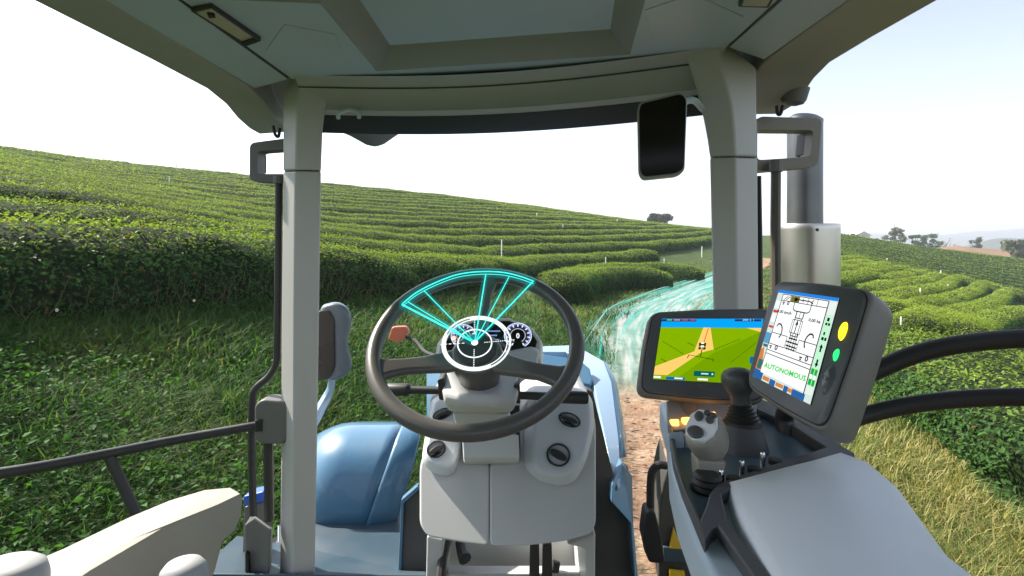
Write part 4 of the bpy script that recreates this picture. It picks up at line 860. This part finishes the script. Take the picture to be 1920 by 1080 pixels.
rim_i = on_z([(1262, 800), (1272, 860), (1284, 906), (1313, 972), (1322, 952), (1330, 925), (1345, 906), (1405, 884), (1490, 856), (1548, 838), (1480, 795), (1420, 764), (1380, 758), (1300, 775)], -.333)
ap('rim', holed(rim_o, [rim_i], 0, -.018), RIM, bevel=.003)
tin = [Vector((p.x, p.y, p.z-.016)) for p in rim_i]; tc_ = sum(tin, Vector())/len(tin); tlow = [p.lerp(tc_, .10)+Vector((0, 0, -.052)) for p in tin]
ap('tray', loft([tin, [p.lerp(tc_, .03)+Vector((0, 0, -.03)) for p in tin], tlow]), TRAY, smooth=40)
pad_o = [(.291, .715), (.38, .755), (.46, .79), (.527, .822), (.545, .785), (.530, .70), (.490, .60), (.462, .53), (.45, .25), (.215, .25), (.253, .533), (.272, .634), (.283, .675)]
def pad_ring(k, z): 
    c = Vector((.38, .58, 0)); return [C3(*(Vector((x, d, 0)).lerp(c, k)).xy, z) for x, d in pad_o]
ap('pad', loft([pad_ring(.0, -.42), pad_ring(-.005, -.375), pad_ring(.02, -.350), pad_ring(.07, -.334), pad_ring(.18, -.325), pad_ring(.45, -.319), pad_ring(.8, -.317)]), PAD, smooth=80)
lg = ap('button_ledge', loft([px([(1249, 750, .97), (1420, 752, 1.0), (1400, 775, .95), (1380, 796, .93), (1262, 808, .90), (1252, 790, .93)], 0), px([(1250, 800, .99), (1420, 790, 1.02), (1410, 800, .99), (1385, 815, .97), (1265, 830, .93), (1254, 820, .95)], 0)]), worn('ledge_grey', (.36, .37, .37), .45), bevel=.003)
for i, (x, y, l) in enumerate(((1267, 793, 1), (1289, 789, 1), (1312, 785, 0), (1336, 779, 1), (1346, 792, 1))):
    d = .905+(808-y)*.0010-.006
    ap('button', prism(rounded(px([(x-8, y-6), (x+6, y-7), (x+7, y+6), (x-7, y+7)], d), .003), (0, .012, -.004)), glow('button_amber', (1., .42, .07), 1.7) if l else DARK, lg, bevel=.0015)
for x in (1270, 1300): ap('switch_block', prism(rounded(px([(x-16, 812), (x+12, 808), (x+14, 880), (x-10, 895)], .86), .006), (0, .02, -.01)), CASE, lg, bevel=.003)
# joystick
ub = Vector((-.06, .10, 1)).normalized(); jb = W(1392, 792, .86)
jk = ap('joystick', lathe_mesh(jb, ub, [(.030, .016), (.045, .0165), (.052, .0205), (.060, .0255), (.070, .0275), (.078, .0265), (.085, .0215), (.089, .0135), (.0905, .004)], 28), KNOB, smooth=70)
prof = [(-.004, .030)]
for k in range(6): prof += [(.002+k*.0055, .0285-k*.0022), (.0045+k*.0055, .0255-k*.0022)]
ap('joystick_boot', lathe_mesh(jb, ub, prof+[(.036, .014)], 28), BLACK, jk, smooth=30)
ap('joystick_mount', lathe_mesh(jb-Vector((0, 0, .085)), (0, 0, 1), [(0, .050), (.02, .046), (.05, .039), (.075, .033), (.084, .031)], 32), RIM, jk, smooth=60)
# multi-function grip
gz = Vector((-.46, -.52, .72)).normalized(); gx_ = Vector((.75, -.66, .0)).normalized(); gy_ = gz.cross(gx_)
gc = W(1322, 812, .74)
def gring(k, h, sx=1., sy=1.):
    return [gc+gx_*x*k*sx*.92+gy_*y*k*sy*1.0+gz*h for x, y in ((.026, -.012), (.030, .006), (.024, .026), (.006, .033), (-.014, .031), (-.027, .018), (-.030, -.004), (-.024, -.024), (-.008, -.032), (.012, -.029))]
gp = ap('hand_grip', loft([gring(.62, -.052), gring(.85, -.044), gring(1.0, -.026), gring(1.0, .006), gring(.93, .014), gring(.6, .017)]), GRIP, smooth=70, subsurf=2)
def gel(x, y, rx, ry, h0, h1, n=20): return loft([[gc+gx_*(x+rx*k*math.cos(2*math.pi*i/n))+gy_*(y+ry*k*math.sin(2*math.pi*i/n))+gz*h for i in range(n)] for k, h in ((1, h0), (1, h1-.001), (.8, h1))])
ap('face_plate', loft([gring(.76, .012), gring(.76, .0205), gring(.72, .0215), gring(.4, .0217)]), worn('plate_silver', (.80, .81, .83), .3), gp, smooth=30)
for x, y, rx, ry in ((-.004, -.013, .0115, .009), (-.006, .012, .006, .0075), (.010, .010, .0055, .0055), (.013, .018, .0045, .004), (.004, .020, .0045, .004)): ap('grip_button', gel(x, y, rx, ry, .020, .0262), KNOB, gp, smooth=40)
sb = W(1327, 856, .745)
ap('grip_stem', loft([[sb+Vector((x, y, 0)) for x, y in ((-.020, -.016), (.020, -.018), (.022, .018), (-.018, .02))], [sb+Vector((x-.004, y-.004, -.045)) for x, y in ((-.017, -.014), (.014, -.018), (.016, .014), (-.015, .016))]]), GRIP, gp, bevel=.003)
prof = []
bb = W(1325, 908, .715)
for k in range(5): prof += [(k*.008, .026-k*.0015), (.005+k*.008, .022-k*.0015)]
ap('grip_boot', lathe_mesh(bb-Vector((0, 0, .022)), (.05, .05, 1), prof, 26), BLACK, gp, smooth=25)
# three chrome detent pins with their finger slots
CHR = principled('chrome', (.75, .75, .76), .15, 1.)
for x, y in ((1352, 905), (1391, 887), (1430, 871)):
    q = on_z([(x, y)], -.345)[0]; ap('detent_pin', lathe_mesh(q, (0, 0, 1), [(-.015, .0042), (.016, .0042), (.0185, .003), (.019, .001)], 14), CHR)
    q2 = on_z([(x+24, y-8)], -.334)[0]; ap('finger_slot', lathe_mesh(q2-Vector((0, 0, .006)), (0, 0, 1), [(0, .010), (.0075, .010), (.008, .008)], 16), BLACK)
ap('post', rbox(C3(.42, .85, -.80), (.12, .16, .78)), CHAR, bevel=.01)
# ---------------------------------------------------------------- left armrest of the seat
LA = empty('driver_seat', C3(-.5, .5, -.9)); tag(LA, 'driver seat with pale beige padded armrest below the left handrail', 'seat')
SKIN = worn('armrest_cream', (.385, .355, .31), .5, grain=120, bump=.25); SKT = SKIN
lp = [(-.428, .812), (-.445, .778), (-.483, .725), (-.512, .62), (-.53, .42), (-.70, .42), (-.612, .612), (-.583, .665), (-.553, .743), (-.527, .79), (-.492, .824), (-.455, .832)]
def lring(k, z): c = Vector((-.53, .65, 0)); return [C3(*(Vector((x, d, 0)).lerp(c, k)).xy, z) for x, d in lp]
link('armrest', loft([lring(.16, -.462), lring(.06, -.455), lring(.01, -.435), lring(.0, -.408), lring(.018, -.401), lring(.3, -.400), lring(.6, -.3995)]), SKIN, LA, smooth=60)
link('armrest_underside', loft([lring(.30, -.53), lring(.22, -.50), lring(.16, -.461)]), SKIN, LA, smooth=60)
st = LA
link('cushion', loft([[C3(-.385+.026*k*math.cos(t), .60+.024*k*math.sin(t), z) for t in [2*math.pi*i/24 for i in range(24)]] for k, z in ((1, -.56), (1, -.395), (.93, -.385), (.75, -.379), (.4, -.376))]), worn('cushion_pale', (.40, .41, .42), .55), st, smooth=70)
link('bolster', loft([[C3(-.575+.04*k*math.cos(t), .585+.03*k*math.sin(t), z) for t in [2*math.pi*i/24 for i in range(24)]] for k, z in ((1, -.50), (1, -.385), (.93, -.374), (.75, -.369), (.4, -.366))]), MATS['cushion_pale'], st, smooth=70)
# ---------------------------------------------------------------- display terminals
SCR = {}
def screen_mat(c, s=1.0): 
    k = 'screen_%02x%02x%02x' % tuple(int(v*255) for v in c); return glow(k, tuple((v**2.2) for v in c), s*.38)
class Quad:
    """a flat face from four corners (top left, top right, bottom right, bottom left): p(u, v) with v downwards"""
    def __init__(s, c):
        s.c = [Vector(q) for q in c]; n0 = (s.c[1]-s.c[0]).cross(s.c[3]-s.c[0]); r_ = s.c[2]-E; s.c[2] = E+r_*((s.c[0]-E).dot(n0)/r_.dot(n0))
        s.n = (s.c[1]-s.c[0]).cross(s.c[3]-s.c[0]).normalized(); s.n = s.n if s.n.y < 0 else -s.n
    def p(s, u, v, h=0.): a = s.c[0].lerp(s.c[1], u); b = s.c[3].lerp(s.c[2], u); return a.lerp(b, v)+s.n*h
def terminal(name, label, corners, depth, scr):
    q = Quad(corners); root = empty(name, q.p(.5, 1)-q.n*depth*.5); tag(root, label, 'monitor')
    out = [(0, 0), (.5, -.018), (1, 0), (1.012, .5), (1, 1), (.5, 1.018), (0, 1), (-.012, .5)]
    def rr(k, h): return rounded([q.p(.5+(u-.5)*k, .5+(v-.5)*k, h) for u, v in out], .022, 6)
    link('housing', loft([rr(.86, -depth), rr(.97, -depth*.85), rr(1.0, -depth*.6), rr(1.0, -.006), rr(.985, 0), rr(.965, .001)]), worn('terminal_shell', (.17, .158, .142), .48, grain=200), root, smooth=60)
    link('bezel_groove', loft([rr(.958, .0008), rr(.958, .0018), rr(.945, .0018)]), BLACK, root, smooth=0)
    link('bezel', loft([rr(.945, .0005), rr(.945, .0035), rr(.935, .0045)]), worn('terminal_bezel', (.080, .085, .090), .42, grain=240), root, smooth=40)
    s = Quad([q.p(u, v) for u, v in scr]); link('screen', prism([s.p(u, v, .0040) for u, v in ((0, 0), (1, 0), (1, 1), (0, 1))], s.n*.002), principled('screen_black', (.01, .01, .012), .15), root, smooth=0)
    return q, s, root
def draw(root, s, items, name, h=.0064):
    """flat screen print: polygons (u, v) by colour"""
    for k, (col, polys) in enumerate(items):
        V, F = [], []
        for pl_ in polys: F.append(tuple(range(len(V), len(V)+len(pl_)))); V += [s.p(u, v, h+k*.00016) for u, v in pl_]
        link(name, mesh(V, F, fix=False), screen_mat(col), root, smooth=0)['kind'] = 'stuff'
def rect(a, b, c, d): return [(a, b), (c, b), (c, d), (a, d)]
def line(a, b, w_, asp=1.): 
    dx, dy = b[0]-a[0], (b[1]-a[1])*asp; L = math.hypot(dx, dy); nx_, ny_ = -dy/L*w_, dx/L*w_/asp
    return [(a[0]+nx_, a[1]+ny_), (b[0]+nx_, b[1]+ny_), (b[0]-nx_, b[1]-ny_), (a[0]-nx_, a[1]-ny_)]
def box_outline(a, b, c, d, w_=.004): return [line((a, b), (c, b), w_), line((c, b), (c, d), w_), line((c, d), (a, d), w_), line((a, d), (a, b), w_)]
# guidance map terminal
qa, sa, ra = terminal('display_terminal', 'dark wide monitor showing a green field guidance map with sandy track', [W(1219, 585, 1.03), W(1449, 578, 1.03), W(1433, 758, .95), W(1195, 740, .95)], .035, [(.10, .105), (.92, .13), (.925, .825), (.10, .825)])
dots = lambda a, b, n: [rect(a[0]+(b[0]-a[0])*k/n-.006, a[1]+(b[1]-a[1])*k/n-.006, a[0]+(b[0]-a[0])*k/n+.006, a[1]+(b[1]-a[1])*k/n+.006) for k in range(n)]
draw(ra, sa, [
 ((.05, .62, .93), [rect(0, 0, 1, .15)]), ((.50, .66, .04), [rect(0, .15, 1, 1)]), ((.44, .60, .03), [[(.2, 1), (.55, .55), (1, .2), (1, 1)]]),
 ((.98, .78, .42), [[(.42, .15), (.49, .15), (.545, .50), (.42, .56), (.13, .93), (0, .93), (0, .80), (.36, .54)], [(.84, .15), (1, .15), (1, .22)]]),
 ((.16, .20, .42), [rect(.0, .01, .34, .05), rect(.72, .01, .98, .045)]), ((.85, .25, .2), [rect(.20, .015, .26, .035), rect(.28, .015, .33, .035), line((.47, .16), (.435, .45), .004)]),
 ((.9, .55, .1), [rect(.12, .015, .18, .035)]), ((.4, .8, .2), [rect(.05, .015, .10, .035)]),
 ((.10, .20, .02), [line((.435, .45), (.425, .62), .004), line((.31, .60), (.55, .66), .004), line((.31, .60), (.30, .655), .004), line((.55, .66), (.552, .69), .004), line((.72, .70), (.95, .38), .002)]+dots((.05, .40), (.27, .60), 11)+dots((.29, .41), (.36, .46), 4)+dots((.56, .50), (.80, .32), 13)+dots((.05, .68), (.11, .73), 4)),
 ((.12, .22, .12), [rect(.395, .40, .465, .46), rect(.395, .47, .42, .51), rect(.44, .47, .465, .51)]), ((.95, .97, .9), [rect(.415, .395, .445, .42), rect(.415, .445, .445, .475)]),
 ((.03, .36, .34), [rect(.38, .845, .58, .925)]), ((.85, .93, .9), [rect(.45, .875, .52, .893), rect(.55, .872, .565, .897)]),
 ((.05, .40, .62), [rect(.12, .955, .30, 1.0), rect(.90, .60, .96, .70)]), ((.93, .95, .9), [rect(.0, .955, .07, .985), rect(.20, .962, .28, .985), rect(.42, .955, .52, .985)])], 'map_graphic')
text('2450  5  1', sa.p(.85, .04, .0095), (sa.c[1]-sa.c[0]).normalized(), (sa.c[0]-sa.c[3]).normalized(), .0055, screen_mat((.6, .85, 1)), 'map_text', ra)
link('mount', tube_mesh([qa.p(.45, .8, -.03), qa.p(.45, 1.02, -.035), qa.p(.43, 1.18, -.03)], .016, 12), GREYM, ra)
# machine terminal
qb, sb_, rb = terminal('display_terminal', 'thick dark monitor with white machine diagram reading AUTONOMOUS and two lit indicator lamps', [W(1454, 526, .90), W(1641, 543, .72), W(1551, 818, .68), W(1398, 724, .83)], .058, [(.115, .10), (.755, .105), (.80, .88), (.10, .895)])
asp = .92
tr = [(.36, .10), (.40, .085), (.60, .085), (.64, .10), (.64, .19), (.60, .21), (.40, .21), (.36, .19)]
blk = []
for c in (rect(.43, .49, .57, .505), rect(.40, .53, .60, .545), rect(.41, .57, .59, .585), rect(.41, .60, .59, .612), rect(.44, .44, .45, .62), rect(.475, .44, .485, .62), rect(.52, .44, .53, .62), rect(.555, .44, .565, .62)): blk.append(c)
blk += [line(tr[i], tr[(i+1) % 8], .006) for i in range(8)]
blk += box_outline(.44, .28, .55, .47, .005)+box_outline(.41, .30, .58, .44, .004)+[line((.44, .21), (.44, .28), .008), line((.50, .21), (.50, .28), .004), line((.56, .21), (.56, .28), .008), line((.495, .31), (.495, .44), .007), [(.47, .35), (.495, .295), (.52, .35)]]
blk += box_outline(.12, .49, .40, .61, .004)+box_outline(.60, .49, .885, .61, .004)+box_outline(.12, .68, .885, .72, .004)
blk += [line((.885, .05), (.885, .95), .007), line((.12, .05), (.12, .86), .005), line((.12, .12), (.885, .12), .004)]+box_outline(.12, .05, .885, .12, .004)+[line((x, .05), (x, .12), .004) for x in (.27, .42, .57, .72)]
for u, v, f in ((.22, .40, 1), (.76, .42, -1)):
    pr_ = None
    for k in range(9):
        a = R(200-k*34); p_ = (u+f*.045*math.cos(a)+f*.012*k*.3, v+.05*math.sin(a)*-1+.01*k); 
        if pr_: blk.append(line(pr_, p_, .009))
        pr_ = p_
for u, v in ((.17, .15), (.70, .655), (.17, .645), (.37, .085)): blk += [rect(u-.022, v-.018, u+.022, v-.004), rect(u-.012, v, u+.012, v+.018)]
blk += [line((.16, .11), (.22, .065), .005), line((.20, .11), (.26, .065), .005), line((.49, .065), (.49, .105), .006), line((.66, .065), (.63, .09), .006), line((.63, .09), (.66, .105), .006), rect(.34, .07, .39, .105)]
sidei = [rect(.93, .21, .965, .245), rect(.92, .26, .95, .285), rect(.96, .26, .99, .285), rect(.93, .35, .955, .38), rect(.92, .40, .955, .43), rect(.965, .40, .995, .43)]
for v, f in ((.50, 1), (.65, -1)): sidei += [[(.925, v), (.95, v-.035*f), (.98, v)], rect(.94, min(v, v+.04*f), .965, max(v, v+.04*f))]
draw(rb, sb_, [
 ((.80, .86, .84), [rect(0, 0, 1, 1)]), ((.16, .50, .85), [rect(0, 0, 1, .035)]), ((.35, .60, .75), [rect(0, .50, .11, .62)]), ((.80, .50, .25), [[(0, .70), (.05, .66), (.12, .90), (.0, .92)], rect(.18, .945, .30, .985), rect(.42, .95, .55, .985), rect(.62, .95, .70, .985)]),
 ((.18, .38, .62), [rect(.0, .91, .17, 1), rect(.31, .945, .41, 1), rect(.56, .945, .63, 1), rect(.70, .94, .90, 1)]), ((.22, .42, .42), [rect(.02, .80, .10, .90), rect(.02, .63, .10, .66)]), ((.80, .25, .25), [rect(.02, .24, .10, .27), rect(.02, .42, .10, .445)]), ((.92, .94, .93), [rect(.02, .13, .10, .22), rect(.02, .28, .10, .38)]),
 ((.97, .98, .98), [rect(.12, .05, .885, .925)]), ((.72, .92, .78), [rect(.895, .19, 1, .92)]), ((.86, .90, .88), [rect(.895, .05, 1, .18), rect(.895, .86, 1, .93)]), ((.45, .44, .16), [rect(.275, .055, .415, .115)]), ((.12, .66, .22), [rect(.90, .70, .945, .76), rect(.955, .70, .995, .76), rect(.90, .79, .945, .85), rect(.955, .79, .995, .85)]),
 ((.10, .12, .12), blk+sidei), ((.96, .98, .97), [rect(.905, .755, .94, .795), rect(.96, .755, .99, .795)])], 'machine_graphic')
bx_, by_ = (sb_.c[1]-sb_.c[0]).normalized(), (sb_.c[0]-sb_.c[3]).normalized()
text('AUTONOMOUS', sb_.p(.52, .85, .0095), bx_, by_, .0114, screen_mat((.20, .78, .25)), 'machine_text', rb)
for s_, u, v, z in (('0.00 km/h', .24, .265, .0075), ('0.00 ha', .76, .285, .0075), ('0', .28, .66, .012), ('0', .80, .665, .012), ('0', .26, .165, .010)): text(s_, sb_.p(u, v, .0095), bx_, by_, z, screen_mat((.12, .13, .13)), 'machine_text', rb)
def oval(u, v, ru, rv, h0, h1, q=qb, n=20): return loft([[q.p(u+ru*k*math.cos(2*math.pi*i/n), v+rv*k*math.sin(2*math.pi*i/n), h) for i in range(n)] for k, h in ((1.2, h0), (1, h1), (.7, h1+.002), (.2, h1+.003))])
link('indicator_lamp', oval(.873, .335, .027, .060, .003, .007), glow('lamp_yellow', (1., .84, .02), .95), rb, smooth=60)['label'] = 'lit yellow indicator lamp'
link('indicator_lamp', oval(.880, .505, .019, .040, .003, .006), glow('lamp_green', (.03, 1., .20), .60), rb, smooth=60)['label'] = 'lit green indicator lamp'
link('key_pad', oval(.880, .68, .040, .095, .003, .006), worn('key_grey', (.10, .105, .11), .4), rb, smooth=60)
for v0, v1 in ((.665, .615), (.695, .745)): link('arrow_key', loft([[qb.p(u, v, .008) for u, v in ((.852, v0), (.908, v0), (.880, v1))], [qb.p(u, v, .0115) for u, v in ((.857, v0), (.903, v0), (.880, v1))]]), worn('key_light', (.24, .25, .26), .4), rb, bevel=.0006)
link('mount', tube_mesh([qb.p(.5, .6, -.05), qb.p(.5, .7, -.09), C3(.50, .93, -.31), C3(.50, .93, -.36)], .016, 12, 20), DARK, rb)
# ---------------------------------------------------------------- projected light graphics (glowing holograms)
def holo(name, color, strength, alpha):
    if name in MATS: return MATS[name]
    m = bpy.data.materials.new(name); m.use_nodes = True; m.node_tree.nodes.clear()
    e = nd(m, 'ShaderNodeEmission'); e.inputs[0].default_value = (*color, 1); e.inputs[1].default_value = strength
    t = nd(m, 'ShaderNodeBsdfTransparent'); mx = nd(m, 'ShaderNodeMixShader'); mx.inputs[0].default_value = alpha; o = nd(m, 'ShaderNodeOutputMaterial')
    lk(m, t.outputs[0], mx.inputs[1]); lk(m, e.outputs[0], mx.inputs[2]); lk(m, mx.outputs[0], o.inputs[0]); MATS[name] = m; return m
HC = holo('holo_cyan', (.06, .80, .72), .62, .85); HWt = holo('holo_white', (.90, .97, .95), .50, .80); HH = holo('holo_halo', (.01, .62, .55), .26, .10)
SH = empty('steering_hologram', SP(0, .03, .02)); tag(SH, 'glowing cyan and white hologram dial floating over the steering wheel', 'hologram')
HO = .024                                       # floats just above the rim plane
def arc(r, a0, a1, w_, n=60, ca=0., cb=0., h=HO):
    return tube_mesh([SP(ca+r*math.cos(R(a0+(a1-a0)*k/n)), cb+r*math.sin(R(a0+(a1-a0)*k/n)), h) for k in range(n+1)], w_, 6)
def hpart(name, me, m): return link(name, me, m, SH, smooth=60)
ho_c = (.0, .018)
def plane_hit(x, y, h=HO):
    d = W(x, y, 1.)-E; o = SP(0, 0, h); return E+d*((o-E).dot(SN)/d.dot(SN))
ctr = plane_hit(890, 642)
def pl(x, y): return plane_hit(x, y)
def seg(a, b, r): return tube_mesh([pl(*a), pl(*b)], r, 6)
rim = [(755, 569), (780, 549), (812, 532), (850, 517), (880, 511), (912, 509), (945, 511), (975, 518), (1000, 527)]
hpart('rim_arc', tube_mesh([pl(x, y) for x, y in rim], .0014, 6, 64), HC)
hpart('rim_arc', tube_mesh([pl(x, y+5) for x, y in rim], .0008, 6, 64), HC)
hpart('rim_halo', tube_mesh([pl(x, y+2) for x, y in rim], .012, 8, 64), HH)
for a, r in (((754, 571), .0019), ((765, 566), .0010), ((795, 545), .0010), ((911, 514), .0013), ((955, 518), .0010), ((1000, 527), .0014)):
    hpart('ray', seg((890, 642), a, r), HC)
    hpart('ray_halo', seg((888, 640), a, r*5.5), HH)
def ell(rx, ry, cx=893, cy=644, tilt=-8, a0=0, a1=360, r=.001, n=72):
    out = []
    for k in range(n+1):
        a = R(a0+(a1-a0)*k/n); u, v = rx*math.cos(a), -ry*math.sin(a); c, s = math.cos(R(tilt)), math.sin(R(tilt)); out.append(pl(cx+u*c-v*s, cy+u*s+v*c))
    return tube_mesh(out, r, 6, cap=(a1-a0 < 359))
hpart('ring', ell(64, 50, r=.0016), HWt); hpart('ring', ell(58, 45, r=.0008), HWt); hpart('ring', ell(61, 47.5, a0=150, a1=290, r=.0022), HWt); hpart('ring', ell(61, 47.5, a0=20, a1=95, r=.0016), HWt)
hpart('ring', ell(32, 26, cx=890, cy=644, r=.0013), HWt); hpart('ring_halo', ell(62, 48, r=.0050), holo('holo_white_halo', (.75, .95, .9), .25, .10))
hpart('centre_dot', lathe_mesh(ctr, SN, [(-.001, .0065), (.0005, .0062), (.0012, .003)], 20), glow('holo_dot', (1, 1, 1), .8))
V, F = [], []
for (xa, ya), (xb, yb), n in (((825, 646), (874, 643), 6), ((908, 642), (966, 637), 14), ((889, 655), (888, 696), 12), ((890, 600), (890, 628), 8)):
    for k in range(n):
        f0, f1 = k/n, (k+.62)/n; a, b = pl(xa+(xb-xa)*f0, ya+(yb-ya)*f0), pl(xa+(xb-xa)*f1, ya+(yb-ya)*f1); t = (b-a).normalized(); s = t.cross(SN)*.0010; i = len(V)
        V += [a-s, a+s, b+s, b-s]; F.append((i, i+1, i+2, i+3))
hpart('tick_marks', mesh(V, F), HWt)
# guidance light streaming along the track
GL = empty('track_hologram', (3.6, 13, height1(3.6, 13))); tag(GL, 'glowing cyan and white light streaks running along the dirt track', 'hologram')
def pframe(t, u, up):
    x = np.interp(t, np.arange(len(PATH)), PATH[:, 0]); y = np.interp(t, np.arange(len(PATH)), PATH[:, 1])
    x2 = np.interp(t+.3, np.arange(len(PATH)), PATH[:, 0]); y2 = np.interp(t+.3, np.arange(len(PATH)), PATH[:, 1]); dx, dy = x2-x, y2-y; L = np.hypot(dx, dy)
    X, Y = x-dy/L*u, y+dx/L*u; return np.column_stack([X, Y, height(X, Y)+up])
def tparam(y): return float(np.interp(y, PATH[:, 1], np.arange(len(PATH))))
t0, t1 = tparam(7.4), tparam(36)
def streaks(n, w_, lmin, lmax, umax, up, lo=t0, hi=t1):
    V, F = [], []
    for k in range(n):
        a = random.uniform(lo, hi-2); b = min(hi, a+random.uniform(lmin, lmax)); u = random.uniform(-umax, umax)+(.0); m = 7
        ce = pframe(np.array([a, b]), u, up+random.uniform(-.02, .08)); ce[1, 0] += random.uniform(-.2, .2); c = ce[0]+(ce[1]-ce[0])*np.linspace(0, 1, m)[:, None]; c[:, 2] = np.maximum(c[:, 2], height(c[:, 0], c[:, 1])+.06); d = c[:, 1].mean(); ww = w_*(.5+random.random())*(.4+d*.06)
        nv = np.array([-(ce[1, 1]-ce[0, 1]), ce[1, 0]-ce[0, 0], 0]); nv = nv/np.linalg.norm(nv)*ww; l = c+nv; i = len(V)
        for j in range(m): f = math.sin(math.pi*(j+.15)/(m-.7)); q = c[j]; o_ = (l[j]-q)*np.array([1, 1, 0])*f*.5; V += [tuple(q-o_), tuple(q+o_)]
        F += [(i+2*j, i+2*j+1, i+2*j+3, i+2*j+2) for j in range(m-1)]
    return mesh(V, F, fix=False)
for nm, n, w_, a, b, um, up, m in (('streak_field', 70, .034, 6, 18, 1.7, .10, holo('streak_cyan', (.05, .72, .64), .48, .55)), ('streak_field', 60, .026, 6, 18, 1.6, .13, holo('streak_white', (.75, 1., .92), .42, .45)), ('streak_field', 70, .16, 8, 20, 1.5, .07, holo('streak_soft', (.28, .80, .70), .40, .15))):
    o = link(nm, streaks(n, w_, a, b, um, up), m, GL, smooth=0); o['kind'] = 'stuff'
mv_ = 15; tl = np.linspace(t0-.5, t1+1, 90); rows = [pframe(tl, u, .055) for u in np.linspace(-1.6, 1.6, mv_)]
A = np.array(rows); ii = np.arange(A.shape[0]*A.shape[1]).reshape(A.shape[:2])
m = bpy.data.materials.new('light_veil'); m.use_nodes = True; m.node_tree.nodes.clear()
tc = nd(m, 'ShaderNodeAttribute', attribute_name='tint'); mp_ = nd(m, 'ShaderNodeMapping'); mp_.inputs['Scale'].default_value = (1.2, 17., 1)
nz_ = nd(m, 'ShaderNodeTexNoise'); nz_.inputs['Scale'].default_value = 1.; nz_.inputs['Detail'].default_value = 5
sp = nd(m, 'ShaderNodeSeparateXYZ'); lk(m, tc.outputs['Vector'], sp.inputs[0]); cmb = nd(m, 'ShaderNodeCombineXYZ'); lk(m, sp.outputs[0], cmb.inputs[0]); lk(m, sp.outputs[1], cmb.inputs[1])
lk(m, cmb.outputs[0], mp_.inputs[0]); lk(m, mp_.outputs[0], nz_.inputs['Vector'])
r1 = nd(m, 'ShaderNodeMapRange'); r1.inputs[1].default_value = .38; r1.inputs[2].default_value = .75; r1.inputs[3].default_value = .36; r1.inputs[4].default_value = .97; lk(m, nz_.outputs['Fac'], r1.inputs[0])
mu = nd(m, 'ShaderNodeMath', operation='MULTIPLY'); lk(m, r1.outputs[0], mu.inputs[0]); lk(m, sp.outputs[2], mu.inputs[1])
rampc = nd(m, 'ShaderNodeMixRGB'); rampc.inputs[1].default_value = (.12, .74, .62, 1); rampc.inputs[2].default_value = (.95, 1.0, .97, 1); r2 = nd(m, 'ShaderNodeMapRange'); r2.inputs[1].default_value = .36; r2.inputs[2].default_value = .62; lk(m, nz_.outputs['Fac'], r2.inputs[0]); lk(m, r2.outputs[0], rampc.inputs[0])
e = nd(m, 'ShaderNodeEmission'); e.inputs[1].default_value = .42; lk(m, rampc.outputs[0], e.inputs[0]); t = nd(m, 'ShaderNodeBsdfTransparent'); mx = nd(m, 'ShaderNodeMixShader'); o = nd(m, 'ShaderNodeOutputMaterial')
lk(m, mu.outputs[0], mx.inputs[0]); lk(m, t.outputs[0], mx.inputs[1]); lk(m, e.outputs[0], mx.inputs[2]); lk(m, mx.outputs[0], o.inputs[0])
uu, tt2 = np.meshgrid(np.linspace(0, 1, mv_), np.linspace(0, 1, len(tl)), indexing='ij')
edge = (np.sin(np.pi*uu)**.7*np.clip(tt2/.06, 0, 1)*np.clip((1-tt2)/.25, 0, 1))
link('light_veil', big_mesh(A.reshape(-1, 3), np.stack([ii[:-1, :-1], ii[:-1, 1:], ii[1:, 1:], ii[1:, :-1]], -1).reshape(-1, 4), np.column_stack([tt2.ravel()*9, uu.ravel(), edge.ravel()])), m, GL)
# ---------------------------------------------------------------- hazy air
hz = link('haze', rbox((0, 1400, 25), (5600, 4000, 140)), None, smooth=0); hz['kind'] = 'stuff'; hz['label'] = 'thin pale haze lying over the far fields and hills'; hz['category'] = 'haze'
m = bpy.data.materials.new('haze_air'); m.use_nodes = True; m.node_tree.nodes.clear()
v = nd(m, 'ShaderNodeVolumePrincipled'); v.inputs['Color'].default_value = (.86, .91, 1.0, 1); v.inputs['Density'].default_value = .0006; v.inputs['Anisotropy'].default_value = .2
o = nd(m, 'ShaderNodeOutputMaterial'); lk(m, v.outputs[0], o.inputs['Volume']); hz.data.materials.append(m)
